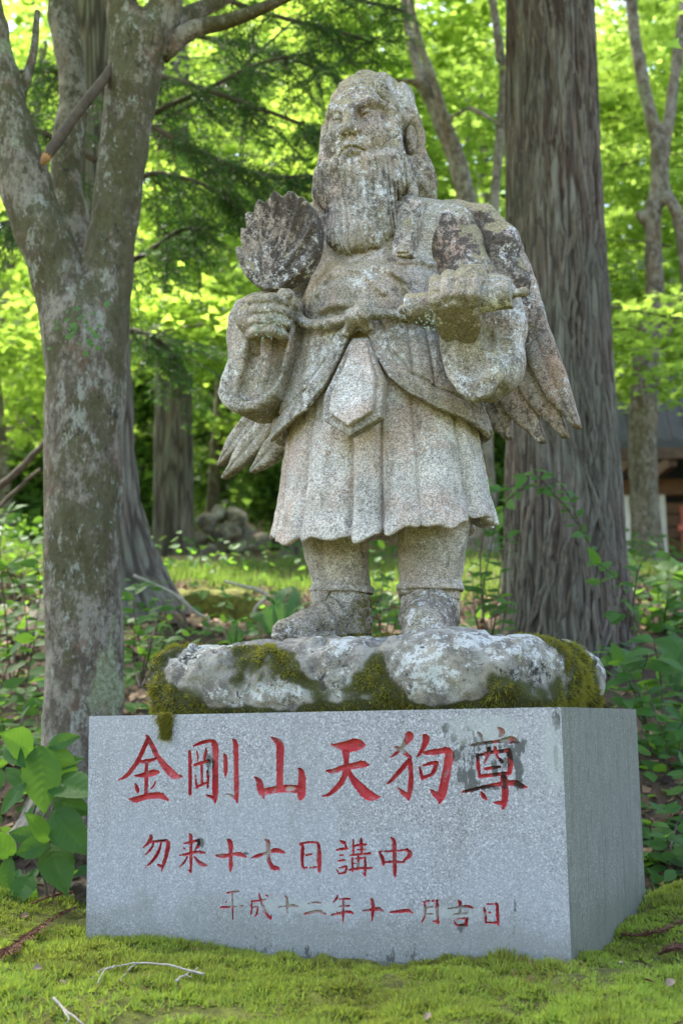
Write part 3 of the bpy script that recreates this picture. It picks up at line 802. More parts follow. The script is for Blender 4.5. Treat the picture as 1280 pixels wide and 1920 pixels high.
# ---- skirt ---------------------------------------------------------------
def ring_at(theta, a, b, s0, f0):
    return s0 + a * np.sin(theta), f0 + b * np.cos(theta)
_s_hem, _s_top = lp(722, 985, .0)[0], lp(716, 700, .0)[0]
Z_SIDE, Z_TOPSK = lp(722, 985, 0)[2], lp(716, 640, 0)[2]
NTH = 420
TH = np.linspace(0, 2 * math.pi, NTH, endpoint=False)
_rp = np.random.default_rng(3)
_edges = np.cumsum(_rp.uniform(.6, 1.5, 15)); _edges = np.concatenate([[0], _edges]) / _edges[-1] * 2 * math.pi
_sharp = _rp.uniform(.6, 1.2, 15)
def pleat(th):
    th = np.mod(th, 2 * math.pi)
    k = np.clip(np.searchsorted(_edges, th, 'right') - 1, 0, 14)
    u = (th - _edges[k]) / (_edges[k + 1] - _edges[k])
    bump = 1 - np.abs(2 * u - 1) ** 5
    lean = .55 * (.5 - u)                        # knife pleats: each laps over the next
    return (bump - .7 + lean) * _sharp[k]
def skirt():
    nv = 96
    rows = []
    ts = np.linspace(0, 1, nv - 10)
    for t in ts:
        zt = Z_TOPSK + (0) * TH
        hem = Z_SIDE - .052 * np.clip(np.cos(TH + .12), 0, 1) ** 1.2 - .013 * pleat(TH) - .006 * np.sin(7 * TH + 1.0) - .004 * np.sin(23 * TH)
        z = zt + (hem - zt) * t
        a = .178 + .072 * t ** .85; b = .145 + .062 * t ** .9
        amp = (.004 + .022 * t)
        flare = .006 * smooth01(t, .85, 1.0)
        s0 = _s_top + (_s_hem - _s_top) * t
        s, f = ring_at(TH, a + amp * pleat(TH) + flare, b + amp * pleat(TH) + flare, s0, .015)
        rows.append(np.stack([s, f, z], -1))
    last = rows[-1]; cen = np.array((_s_hem, .015, 0))
    for k, (q, dz) in enumerate([(.997, -.003), (.985, -.005), (.95, -.004), (.92, 0), (.90, .006), (.88, .02), (.87, .05), (.86, .09), (.6, .1), (.02, .1)]):
        r = last.copy(); r[:, :2] = cen[:2] + (last[:, :2] - cen[:2]) * q; r[:, 2] = last[:, 2] + dz
        rows.append(r)
    V = np.stack(rows, 1).reshape(-1, 3)
    return add_grid('skirt', V, NTH, nv, MS_CLEAN, rough=.0016)
skirt()

# ---- coat tails, open in front ------------------------------------------
def coat():
    zb = lp(690, 590, .1)[2]
    s0 = lp(716, 700, 0)[0] - .004
    edge_px = [(470, 800), (505, 830), (528, 826), (548, 800), (580, 768), (608, 725), (630, 675), (648, 625), (668, 612), (690, 622), (705, 665), (728, 703), (765, 738), (810, 764), (860, 788), (917, 803), (960, 812)]
    n = 460
    th = np.linspace(-math.pi, math.pi, n, endpoint=False)
    tz = []
    for x, y in edge_px:
        f = .2
        for _ in range(6):
            q = lp(x, y, f); u = np.clip((q[0] - s0) / .235, -.999, .999); f = .015 + .195 * math.sqrt(1 - u * u)
        tz.append((math.asin(u), q[2]))
    tz.sort()
    ez = np.interp(th, [a for a, _ in tz], [b for _, b in tz])
    ez = np.where(th < tz[0][0], tz[0][1], np.where(th > tz[-1][0], tz[-1][1], ez))
    nv = 84
    rows = []
    slope = np.abs(np.gradient(ez, th)) / .21
    cosl = 1 / np.sqrt(1 + slope ** 2)
    for t in np.linspace(0, 1, nv - 8):
        z = zb + (ez - zb) * t
        drop = (zb - z) / .24
        a = .186 + .062 * np.clip(drop, 0, 1.2) ** .9; b = .152 + .055 * np.clip(drop, 0, 1.2) ** .9
        de = (z - ez) * cosl
        band = smooth01(de, .048, .042)
        gro = np.exp(-((de - .046) / .005) ** 2)
        pl = (.005 + .013 * np.clip(drop, 0, 1)) * pleat(th * 1.35 + .8) * (1 - band) * smooth01(np.abs(th), .1, .3)
        out = .007 * band - .009 * np.exp(-((de - .046) / .0035) ** 2) + pl
        s, f = ring_at(th, a + out, b + out, s0, .015)
        rows.append(np.stack([s, f, z], -1))
    last = rows[-1]; cen = np.array((s0, .015))
    for q, dz in [(.998, -.002), (.985, -.004), (.96, -.003), (.94, 0), (.92, .006), (.89, .03), (.8, .05), (.5, .06)]:
        r = last.copy(); r[:, :2] = cen + (last[:, :2] - cen) * q; r[:, 2] = np.minimum(last[:, 2] + dz, zb)
        rows.append(r)
    V = np.stack(rows, 1).reshape(-1, 3)
    return add_grid('coat_tails', V, n, nv, MS_MID)
coat()

# ---- apron ---------------------------------------------------------------
def plate(name, pts, f_top, f_bot, thick, mat, h=.003, round_=.004, parent=STATUE, relief=None):
    """polygon drawn in the statue's frontal plane, leaning from f_top to f_bot"""
    L = np.array([lp(x, y, (f_top + f_bot) / 2) for x, y in pts])
    zt, zb = L[:, 2].max(), L[:, 2].min()
    P2 = L[:, [0, 2]]
    def fn(p):
        k = np.clip((zt - p[:, 2]) / (zt - zb), -.2, 1.2)
        fc = f_top + (f_bot - f_top) * k
        d2 = poly2(p[:, 0], p[:, 2], P2) + round_
        th = thick / 2
        if relief is not None: th = th + relief(p, d2)
        d1 = np.abs(p[:, 1] - fc) - th + round_
        return np.minimum(np.maximum(d1, d2), 0) + np.sqrt(np.maximum(d1, 0) ** 2 + np.maximum(d2, 0) ** 2) - round_
    m = .02
    lo = (P2[:, 0].min() - m, min(f_top, f_bot) - thick - m, zb - m); hi = (P2[:, 0].max() + m, max(f_top, f_bot) + thick + m, zt + m)
    return add_sdf(name, fn, lo, hi, h, mat, parent, rough=.0012)
_ap = plate('apron_panel', [(652, 628), (684, 628), (700, 672), (722, 716), (725, 790), (670, 826), (617, 794), (614, 745), (632, 690)], .19, .262, .03, MS_MID)
plate('apron_inset', [(655, 632), (680, 632), (692, 676), (706, 718), (707, 778), (666, 806), (628, 780), (627, 742), (642, 690)], .203, .276, .026, MS_CLEAN, parent=_ap)

# ---- torso ---------------------------------------------------------------
def torso():
    c1 = lp(712, 492, .01)[:3]; c2 = lp(705, 585, .03)[:3]
    shl = lp(612, 432, .0)[:3]; shr = lp(838, 432, .0)[:3]
    ridges = []
    for pts in ([(628, 515), (650, 503), (676, 507), (700, 525), (722, 548)], [(592, 548), (604, 520), (630, 500)], [(740, 505), (756, 530), (770, 552), (765, 580)],
                [(700, 498), (735, 508), (760, 520)], [(600, 580), (640, 572), (690, 578)], [(720, 470), (745, 480), (790, 470)]):
        ridges.append(np.array([lp(x, y, .165, .009) for x, y in pts]))
    def fn(p):
        d = ell(p, c1, (.170, .112, .150))
        d = smin(d, ell(p, c2, (.182, .15, .13)), .05)
        d = smin(d, cap(p, shl, shr, .066, .070), .05)
        d = smin(d, cap(p, lp(700, 400, -.02)[:3], lp(702, 470, .0)[:3], .08, .09), .05)
        for r in ridges:
            q = p.copy()
            q[:, 1] = r[:, 1].mean()           # ridges follow the chest whatever its depth
            e = chain(q.astype(np.float32), r)
            d = d - .0085 * smooth01(e, .005, -.006) * smooth01(p[:, 1], .05, .09)
        th = np.arctan2(p[:, 0] - c2[0], p[:, 1])
        d = d - .0022 * np.sin(th * 16 + 2 * noise(p, 6)) * smooth01(p[:, 2], c2[2] + .09, c2[2] + .02) * (p[:, 1] > 0)
        return d
    global TORSO_FN
    TORSO_FN = fn
    return add_sdf('torso', fn, (c1[0] - .3, -.2, c2[2] - .16), (c1[0] + .32, .26, c1[2] + .22), .0046, MS_DARK if False else MS_MID)
torso()

# ---- sash, knot ----------------------------------------------------------
def sash():
    parts = []
    P = [lp(556, 592, .14), lp(570, 605, .165), lp(605, 608, .19), lp(645, 600, .205), lp(672, 590, .212), lp(705, 588, .2), lp(745, 590, .17), lp(790, 592, .14), lp(850, 600, .08)]
    Q = spline(np.array(P), 70)
    V, F = tube(Q, .0125 + .0015 * np.sin(np.arange(70) * .35), 14)
    parts.append((V, F))
    s = build('sash', to_world(V), [f[:, ::-1] for f in F], MS_MID, STATUE)
    k0 = np.array(lp(672, 590, .222))
    def fn(p):
        d = ell(p, k0, (.032, .022, .024))
        d = smin(d, cap(p, k0, lp(650, 622, .205)[:3], .016, .012), .012)
        d = smin(d, cap(p, k0, lp(690, 616, .205)[:3], .016, .012), .012)
        d = smin(d, ell(p, lp(680, 572, .22)[:3], (.018, .012, .012)), .01)
        return d + .004 * np.exp(-((p[:, 0] - k0[0] + .5 * (p[:, 2] - k0[2])) / .005) ** 2)
    add_sdf('sash_knot', fn, k0 - .08, k0 + .08, .003, MS_MID, s)
    return s
sash()

# ---- shoulder stole with a square end -----------------------------------
_fa, _fb = hit(TORSO_FN, 768, 385)[1], hit(TORSO_FN, 762, 478)[1]
_st = plate('stole', [(746, 384), (762, 368), (790, 372), (786, 410), (781, 488), (740, 488), (743, 430)], _fa + .004, _fb + .010, .032, MS_HEAD)
plate('stole_panel', [(752, 394), (780, 392), (777, 420), (773, 479), (747, 479), (750, 430)], _fa + .020, _fb + .026, .016, MS_HEAD, parent=_st)

# ---- the arm on the right: sleeve, hand, scroll --------------------------
def arm_right():
    lobe = np.array([lp(*v) for v in [(868, 610, .165, .034), (872, 650, .17, .046), (884, 688, .17, .052), (895, 700, .165, .054)]])
    back = np.array([lp(*v) for v in [(925, 560, .10, .055), (944, 620, .11, .050), (940, 680, .12, .052), (925, 705, .14, .048)]])
    rim = np.array([lp(*v) for v in [(830, 610, .19, .010), (836, 660, .205, .010), (851, 712, .21, .010), (880, 741, .205, .010), (916, 735, .20, .010), (936, 705, .19, .009), (928, 670, .185, .008), (930, 640, .18, .008), (925, 600, .17, .007)]])
    rim = spline(rim, 26)
    def fn(p):
        d = cap(p, lp(900, 560, .05)[:3], lp(928, 610, .065)[:3], .058, .056)
        d = smin(d, cap(p, lp(932, 600, .08)[:3], lp(878, 590, .20)[:3], .054, .042), .03)
        d = smin(d, chain(p, lobe, .01), .03)
        d = smin(d, chain(p, back, .01), .03)
        d = smin(d, cap(p, lobe[-1][:3], back[-1][:3], .046, .046), .025)
        d = smax(d, -ell(p, lp(880, 668, .235)[:3], (.045, .040, .068)), .010)       # hollow of the cuff
        d = smin(d, chain(p, rim), .01)
        w = p[:, 0] * 60 + 25 * p[:, 2] + 4 * noise(p, 12)
        d = d - .0035 * np.sin(w) * smooth01(p[:, 2], lp(900, 520, .1)[2], lp(900, 600, .1)[2]) * (p[:, 1] > .02) * smooth01(p[:, 0], lp(905, 600, .2)[0], lp(930, 600, .2)[0])
        return d + .004 * noise(p, 16)
    c = np.array(lp(905, 580, .1))
    return add_sdf('sleeve', fn, (c[0] - .16, -.13, lp(900, 770, .2)[2] - .02), (c[0] + .17, .33, lp(880, 480, 0)[2]), .0042, MS_MID)
def upper_arm():
    a, b, c = lp(842, 442, .0), lp(884, 545, .03), lp(922, 610, .055)
    def fn(p):
        d = smin(cap(p, a, b, .072, .067), cap(p, b, c, .067, .058), .03)
        w = p[:, 0] * 55 - p[:, 2] * 22 + 3 * noise(p, 10)
        return d - .004 * np.sin(w) - .004 * noise(p, 14)
    return add_sdf('upper_sleeve', fn, np.minimum(a, c) - np.float64(.1), np.maximum(a, c) + np.float64(.1), .0045, MS_DARK)
upper_arm()
arm_right()
def hand_right():
    fc = .27
    def fn(p):
        d = ell(p, lp(856, 566, .245)[:3], (.052, .042, .044))
        # heel of the hand, sliced off below
        e = cap(p, lp(857, 575, .262)[:3], lp(860, 630, .24)[:3], .0535, .044)
        cut = (p - np.float32(lp(857, 588, .29)[:3])) @ np.float32((.03, .42, -.907))
        e = smax(e, cut, .004)
        d = smin(d, e, .010)
        for i, (x, yt) in enumerate([(818, 528), (842, 519), (866, 516), (889, 519)]):
            pts = [lp(x, yt + 12, .205, .016), lp(x, yt, .245, .0160), lp(x - 1, yt + 10, .297, .0158), lp(x - 2, yt + 34, .311, .0150), lp(x - 1, yt + 46, .302, .0135)]
            d = smin(d, chain(p, pts, .004), .0025)
        d = smin(d, chain(p, [lp(900, 560, .235, .018), lp(904, 528, .25, .016), lp(897, 508, .262, .0145), lp(885, 505, .28, .013)], .006), .008)
        return d
    c = np.array(lp(858, 570, .25))
    return add_sdf('hand', fn, c - (.11, .11, .11), c + (.11, .11, .11), .003, MS_HAND, rough=.0008)
hand_right()
def scroll():
    a, b = np.array(lp(764, 579, .262)), np.array(lp(960, 550, .255))
    ax = (b - a) / np.linalg.norm(b - a)
    def fn(p):
        t = (p - np.float32(a)) @ np.float32(ax)
        w = p - np.float32(a) - t[:, None] * np.float32(ax)
        r = np.sqrt((w * w).sum(-1))
        L = float(np.linalg.norm(b - a))
        R = .0305 + .002 * np.exp(-((t - .004) / .006) ** 2) + .002 * np.exp(-((t - L + .004) / .006) ** 2)
        d = np.maximum(r - R, np.maximum(-t, t - L))
        d = smin(d, cap(p, b, b + ax * .022, .010, .008), .006)
        d = smin(d, ell(p, b + ax * .024, (.011, .011, .011)), .004)
        d = smin(d, cap(p, a, a - ax * .012, .012, .010), .006)
        return d
    return add_sdf('scroll', fn, np.minimum(a, b) - .06, np.maximum(a, b) + .06, .003, MS_HEAD, rough=.0012)
scroll()

# ---- the arm on the left: sleeve, hand, fan ------------------------------
def arm_left():
    fm = .15
    outer = np.array([lp(x, y, fm) for x, y in [(540, 546), (556, 560), (560, 600), (554, 650), (546, 700), (528, 750), (496, 778), (460, 782), (430, 768), (420, 742), (428, 712), (440, 680), (436, 640), (440, 600), (456, 572), (490, 556)]])[:, [0, 2]]
    inner = np.array([lp(x, y, fm + .03) for x, y in [(538, 575), (546, 600), (538, 650), (528, 695), (512, 730), (488, 752), (462, 756), (446, 742), (450, 722), (462, 690), (470, 650), (470, 610), (490, 585)]])[:, [0, 2]]
    up = lp(612, 430, .0)[:3]; el = lp(545, 580, .02)[:3]
    def fn(p):
        d2 = poly2(p[:, 0], p[:, 2], outer) + .014
        th = .070
        d1 = np.abs(p[:, 1] - (fm - .025)) - th + .014
        d = np.minimum(np.maximum(d1, d2), 0) + np.sqrt(np.maximum(d1, 0) ** 2 + np.maximum(d2, 0) ** 2) - .014
        i2 = poly2(p[:, 0], p[:, 2], inner)
        d = smax(d, -np.maximum(i2, (fm + .018) - p[:, 1]), .010)
        d = smin(d, cap(p, up, el, .072, .06), .03)
        d = d - .003 * np.exp(-((i2 + .022) / .006) ** 2) * (p[:, 1] > fm - .03)      # second fold inside the rim
        return d + .003 * noise(p, 18)
    lo = (outer[:, 0].min() - .03, -.12, outer[:, 1].min() - .03); hi = (up[0] + .09, .24, up[2] + .09)
    return add_sdf('sleeve', fn, lo, hi, .0042, MS_MID)
arm_left()
def hand_left():
    def fn(p):
        d = ell(p, lp(498, 596, .19)[:3], (.045, .032, .052))
        d = smin(d, cap(p, lp(474, 600, .175)[:3], lp(490, 650, .15)[:3], .040, .032), .02)
        for k, (y, xr) in enumerate([(562, 536), (582, 542), (602, 543), (622, 536)]):
            pts = [lp(466 + (2 if k in (0, 3) else 0), y + 5, .19, .0125), lp(482, y - 1, .225, .0135), lp(510, y - 2, .238, .0135), lp(xr - 10, y + 3, .226, .0125), lp(xr - 4, y + 7, .205, .0115)]
            d = smin(d, chain(p, pts, .004), .0025)
        d = smin(d, chain(p, [lp(540, 600, .19, .014), lp(548, 570, .2, .0135), lp(541, 552, .215, .012), lp(530, 549, .225, .011)], .006), .006)
        return d
    c = np.array(lp(503, 600, .2))
    return add_sdf('hand', fn, c - (.09, .09, .11), c + (.09, .09, .09), .0028, MS_HAND, rough=.0007)
hand_left()
def fan():
    out = [(507, 548), (484, 540), (466, 523), (452, 497), (447, 472), (450, 464), (456, 466), (455, 446), (459, 432), (465, 432), (466, 415), (472, 400), (479, 403), (484, 390), (492, 380), (501, 384),
           (512, 375), (524, 364), (534, 374), (545, 368), (556, 365), (565, 376), (575, 376), (586, 388), (594, 404), (599, 428), (598, 455), (591, 484), (576, 508), (553, 525), (528, 546)]
    f0 = .185
    L = np.array([lp(x, y, f0 + .01) for x, y in out])[:, [0, 2]]
    base = np.array(lp(509, 548, f0))[[0, 2]]; cen = np.array(lp(524, 462, f0))[[0, 2]]
    tips = [math.atan2(*(np.array(lp(x, y, f0))[[0, 2]] - base)) for x, y in [(446, 470), (462, 432), (471, 402), (494, 378), (524, 364), (554, 364), (577, 378), (597, 430)]]
    def fn(p):
        x, z = p[:, 0], p[:, 2]
        d2 = poly2(x, z, L) + .006
        r = np.hypot(x - cen[0], z - cen[1])
        dish = f0 + .014 + .014 * (r / .1) ** 2
        ang = np.arctan2(x - base[0], z - base[1]); rr = np.hypot(x - base[0], z - base[1])
        v = np.zeros_like(x)
        for a in tips:
            v = np.maximum(v, np.exp(-((ang - a) * np.maximum(rr, .03) / .0075) ** 2))
        dish = dish + 0.009 * v * smooth01(rr, .01, .05) + .0016 * np.sin(ang * 62 + 40 * rr * np.sign(ang))
        d1 = np.maximum(p[:, 1] - dish, (f0 - .045 + .5 * (r - .05)) - p[:, 1] if False else (f0 - .022 - .25 * np.maximum(.1 - r, 0)) - p[:, 1])
        d1 = d1 + .006
        d = np.minimum(np.maximum(d1, d2), 0) + np.sqrt(np.maximum(d1, 0) ** 2 + np.maximum(d2, 0) ** 2) - .006
        return d * .8
    lo = (L[:, 0].min() - .02, f0 - .08, L[:, 1].min() - .02); hi = (L[:, 0].max() + .02, f0 + .1, L[:, 1].max() + .02)
    r = add_sdf('fan', fn, lo, hi, .0027, MS_FAN, rough=.0012)
    hp = [lp(509, 552, .205, .011), lp(505, 590, .205, .011), lp(500, 640, .198, .0135), lp(499, 680, .196, .0115), lp(499, 708, .194, .008), lp(499, 716, .193, .004)]
    Q = spline(np.array(hp), 40)
    V, F = tube(Q[:, :3], Q[:, 3], 16)
    build('fan_handle', to_world(V), [q[:, ::-1] for q in F], MS_MID, r)
    return r
fan()

# ---- wings ---------------------------------------------------------------
def feather(pts, f, thick, mat, parent, tip=.75):
    """pts: (px, py, half width px); blunt-pointed blade with a shaft line"""
    C = spline(np.array([lp(x, y, f, w * K) for x, y, w in pts]), 44)
    cx = C[:, [0, 2]]; w = C[:, 3].copy()
    t = np.linspace(0, 1, 44)
    T = np.gradient(cx, axis=0); T /= np.linalg.norm(T, axis=1)[:, None]
    Nn = np.stack([-T[:, 1], T[:, 0]], -1)
    xs = np.array([-1, -.94, -.8, -.5, -.15, 0, .15, .5, .8, .94, 1.0])
    prof = np.array([.35, .8, 1, 1.08, 1.16, .92, 1.16, 1.08, 1, .8, .35]) * thick / 2
    skew = .55 * smooth01(t, tip, 1.0)          # the tip is cut slantwise
    V = []
    for i in range(44):
        ring = []
        sh = -skew[i] * .0
        for x, h in zip(xs, prof):
            q = cx[i] + Nn[i] * w[i] * x + T[i] * (-.5 * abs(x - .55) * w[i] * smooth01(t[i], tip, 1.0))
            ring.append((q[0], f + h - .018 * t[i], q[1]))
        for x, h in zip(xs[::-1], prof[::-1]):
            q = cx[i] + Nn[i] * w[i] * x + T[i] * (-.5 * abs(x - .55) * w[i] * smooth01(t[i], tip, 1.0))
            ring.append((q[0], f - h - .018 * t[i], q[1]))
        V.append(ring)
    V = np.array(V); n = V.shape[1]
    V = V.reshape(-1, 3)
    i = np.arange(43)[:, None] * n; j = np.arange(n)[None]; k = (j + 1) % n
    F = np.stack([i + j, i + k, i + n + k, i + n + j], -1).reshape(-1, 4)
    m = len(V); V = np.vstack([V, V[:n].mean(0), V[-n:].mean(0)])
    e = 43 * n; jj = np.arange(n); kk = (jj + 1) % n
    caps = np.vstack([np.stack([kk, jj, np.full(n, m)], -1), np.stack([e + jj, e + kk, np.full(n, m + 1)], -1)])
    W = to_world(V)
    W = W + .0013 * np.stack([noise(W, 38, q * 9.1) + .6 * noise(W, 95, q * 5.3) for q in range(3)], -1)
    o = build('feather', W, [F, caps], mat, parent)
    return o
def wing_right():
    arch = np.array([lp(*v) for v in [(815, 402, -.06, .032), (858, 406, -.05, .036), (900, 420, -.04, .044), (934, 462, -.03, .050), (958, 535, -.03, .044), (978, 600, -.035, .032), (992, 650, -.04, .02)]])
    def fn(p):
        d = chain(p, arch, .02)
        d = smin(d, ell(p, lp(905, 480, -.07)[:3], (.075, .035, .11)), .03)
        return d + .005 * np.sin((p[:, 0] * .6 + p[:, 2]) * 120 + 3 * noise(p, 14)) * .35
    lo = arch[:, :3].min(0) - .09; hi = arch[:, :3].max(0) + .09
    w = add_sdf('wing', fn, lo, hi, .0045, MS_DARK)
    feather([(885, 540, 26), (908, 680, 32), (928, 765, 30), (948, 822, 7)], -.075, .030, MS_WING, w)
    feather([(912, 500, 28), (940, 640, 36), (966, 740, 34), (1014, 828, 7)], -.060, .030, MS_WING, w)
    feather([(930, 470, 28), (964, 600, 34), (1000, 715, 32), (1058, 818, 7)], -.048, .030, MS_WING, w)
    feather([(935, 440, 26), (972, 520, 28), (1000, 620, 28), (1036, 715, 26), (1080, 800, 7)], -.030, .034, MS_WING, w)
    return w
wing_right()
def wing_left():
    a = np.array([lp(*v) for v in [(600, 420, -.07, .035), (560, 480, -.075, .045), (545, 600, -.08, .05), (548, 720, -.085, .05)]])
    w = add_sdf('wing', lambda p: chain(p, a, .03) + .003 * noise(p, 30), a[:, :3].min(0) - .08, a[:, :3].max(0) + .08, .006, MS_MID)
    feather([(535, 690, 22), (485, 770, 20), (440, 826, 19), (405, 872, 3)], -.075, .030, MS_MID, w)
    feather([(552, 710, 22), (505, 790, 22), (460, 843, 22), (414, 896, 3)], -.060, .030, MS_MID, w)
    feather([(580, 730, 24), (545, 800, 24), (505, 846, 22), (466, 884, 3)], -.045, .030, MS_MID, w)
    feather([(600, 760, 22), (575, 810, 22), (552, 838, 16), (538, 852, 8)], -.035, .028, MS_MID, w)
    return w
wing_left()

# ---- head ----------------------------------------------------------------
HC = np.array(lp(688, 256, .035)); HYAW, HTILT = math.radians(1), math.radians(3)
def head_frame(p):
    q = p - np.float32(HC)
    c, s = math.cos(HYAW), math.sin(HYAW)
    x, y, z = q[:, 0] * c + q[:, 1] * s, -q[:, 0] * s + q[:, 1] * c, q[:, 2]
    c, s = math.cos(HTILT), math.sin(HTILT)
    return np.stack([x, y * c - z * s, y * s + z * c], -1).astype(np.float32)
def face_fn(p):
    q = head_frame(p); q[:, 0] /= .93
    ax = np.abs(q[:, 0]); m = q.copy(); m[:, 0] = ax
    d = ell(q, (0, -.005, .02), (.092, .112, .128))
    d = smin(d, ell(q, (0, .02, -.06), (.080, .088, .10)), .04)
    d = smin(d, ell(m, (.047, .072, -.030), (.032, .030, .034)), .025)            # cheeks
    d = smin(d, cap(m, (.014, .102, .026), (.052, .090, .044), .014, .011), .018)     # brows
    d = smin(d, cap(m, (.050, .092, .047), (.078, .062, .040), .011, .008), .014)
    d = smax(d, -ell(m, (.043, .108, .010), (.028, .020, .0145)), .010)          # sockets
    d = smin(d, ell(m, (.042, .083, .007), (.021, .0165, .0105)), .003)          # eyeballs
    lid = np.array([(.020, .096, .008, .0036), (.031, .1015, .0175, .0042), (.046, .097, .0185, .0042), (.065, .083, .010, .0035)])
    d = smin(d, chain(m, lid), .004)
    low = np.array([(.021, .096, .002, .003), (.036, .1005, -.005, .0034), (.050, .0945, -.003, .0034), (.065, .083, .007, .003)])
    d = smin(d, chain(m, low), .004)
    d = smax(d, -cap(m, (.0425, .1005, .0065), (.0425, .1025, .0065), .0042), .002)   # pupils
    d = smin(d, cap(q, (0, .100, .034), (0, .124, -.022), .011, .0165), .012)    # nose
    d = smin(d, ell(q, (0, .124, -.026), (.017, .018, .015)), .008)
    d = smin(d, ell(m, (.0185, .110, -.029), (.013, .016, .012)), .007)
    d = smax(d, -ell(m, (.0095, .121, -.043), (.006, .008, .006)), .004)         # nostrils
    d = smax(d, -cap(m, (.024, .108, -.040), (.046, .090, -.066), .0045, .003), .010)  # nasolabial fold
    d = smin(d, ell(q, (0, .094, -.060), (.040, .024, .026)), .018)
    up_ = np.array([(.0, .1175, -.060, .0062), (.016, .113, -.0615, .006), (.031, .1015, -.071, .004)])
    d = smin(d, chain(m, up_), .006)                                             # lips, turned down
    d = smin(d, cap(m, (.0, .1135, -.0765, ), (.020, .106, -.077), .0072, .0045), .006)
    slit = np.array([(.0, .121, -.0685, .0034), (.018, .115, -.0695, .0030), (.034, .100, -.0765, .0024)])
    d = smax(d, -chain(m, slit), .003)
    d = d + .0012 * np.sin(q[:, 2] * 420 + 2 * noise(q, 20)) * smooth01(q[:, 2], .058, .072) * (q[:, 1] > .02) * .6
    return d
def beard_fn(p):
    q = head_frame(p)
    x, y, z = q[:, 0], q[:, 1], q[:, 2]
    m = q.copy(); m[:, 0] = np.abs(x)
    k = np.clip((-.06 - z) / .25, 0, 1)
    w = .094 - .014 * k ** 1.6; t = .058 - .012 * k; yc = .050 + .046 * k ** 1.2; xc = .016 * k
    r = np.sqrt(((x - xc) / w) ** 2 + ((y - yc) / t) ** 2)
    d = (r - 1) * t
    d = smax(d, np.maximum(z + .075, -.318 - .10 * np.abs(x - .02) * 0 + .55 * np.maximum(np.abs(x - xc) - .035, 0) - z), .03)
    d = smin(d, cap(m, (.084, .040, .02), (.074, .056, -.14), .016, .038), .03)
    d = smin(d, ell(m, (.034, .088, -.096), (.036, .026, .022)), .02)            # moustache into beard
    d = smin(d, ell(q, (0, .100, -.118), (.034, .020, .034)), .02)
    d = smax(d, -ell(q, (0, .130, -.058), (.042, .042, .032)), .012)             # clear of mouth and cheeks
    d = smax(d, -ell(m, (.038, .118, -.018), (.032, .04, .052)), .014)
    u = np.arctan2(x - xc, y + .09) * (1 + .2 * noise(np.stack([x * 8, y * 8, z * 5], -1), 1.0))
    wv = noise(np.stack([u * 16, z * 5, 0 * u], -1), 1.0)
    g = np.sin(u * 96 + 4.0 * wv + 2.0 * noise(np.stack([u * 5, z * 9, 0 * u], -1), 1.0))
    g2 = np.sin(u * 37 + 4 * wv)
    lumps = noise(np.stack([u * 9, z * 15, 0 * u], -1), 1.0)
    return d - (.0024 * g + .0026 * g2 + .0045 * lumps) * smooth01(z, -.050, -.10)
def hair_fn(p):
    q = head_frame(p)
    x, y, z = q[:, 0], q[:, 1], q[:, 2]
    m = q.copy(); m[:, 0] = np.abs(x)
    d = ell(q, (0, -.026, .030), (.108, .112, .130))
    d = smax(d, -ell(m, (0, .094, -.010), (.090, .086, .108)), .012)             # the brow stays bare up to the hairline
    d = smin(d, ell(q, (.0, -.03, .112), (.064, .066, .040)), .03)               # swelling on the crown
    d = smin(d, ell(q, (.080, -.030, .085), (.030, .045, .040)), .02)
    d = smin(d, cap(m, (.092, -.040, .03), (.104, -.050, -.12), .030, .036), .03)
    d = smin(d, cap(m, (.104, -.050, -.10), (.120, -.080, -.20), .038, .024), .03)
    d = smin(d, ell(q, (0, -.075, -.10), (.115, .062, .15)), .03)
    d = smin(d, cap(q, (-.092, .012, .02), (-.104, .02, -.14), .014, .026), .02)     # long lock on the far side of the beard
    d = smin(d, cap(q, (-.104, .02, -.13), (-.094, .05, -.27), .026, .024), .02)
    d = smin(d, cap(q, (.100, .0, -.075), (.096, .02, -.20), .016, .026), .02)
    d = smin(d, chain(q, [(.064, .062, .092, .015), (.080, .050, .045, .017), (.085, .052, -.03, .017), (.082, .056, -.11, .018)], .01), .012)    # lock before the ear
    d = smax(d, -ell(q, (.116, .000, -.022), (.030, .022, .040)), .006)              # room for the ear
    top = smooth01(z, .045, .085)
    side = np.sin((y * .90 - z * .42) * 190 + 2.4 * noise(q, 24))
    crown = np.sin(x * 150 + 2.5 * noise(q, 24))
    g = side * (1 - top) + crown * top
    return d - .0034 * g - .004 * noise(q, 26)
def ear_fn(side):
    def fn(p):
        q = head_frame(p); q = q.copy(); q[:, 0] *= side
        d = ell(q, (.108, -.006, -.022), (.013, .019, .032))
        d = smax(d, -ell(q, (.121, -.004, -.018), (.010, .011, .020)), .006)
        d = smin(d, ell(q, (.111, -.005, -.022), (.007, .006, .009)), .006)
        d = smin(d, ell(q, (.106, -.004, -.054), (.010, .010, .012)), .008)
        return d
    return fn
_hl, _hh = HC - (.17, .19, .19), HC + (.17, .17, .19)
HEAD = add_sdf('head', face_fn, _hl, _hh, .0025, MS_HEAD, rough=.0008)
add_sdf('beard', beard_fn, HC - (.16, .06, .39), HC + (.16, .21, .02), .0026, MS_HEAD, HEAD, rough=.0010)
add_sdf('hair', hair_fn, HC - (.19, .21, .32), HC + (.19, .16, .20), .0036, MS_DARK if False else MS_HEAD, HEAD, rough=.0012)
for _s in (1, -1):
    add_sdf('ear', ear_fn(_s), HC - (.16, .08, .10), HC + (.16, .08, .06), .0028, MS_HEAD, HEAD, rough=.0008)
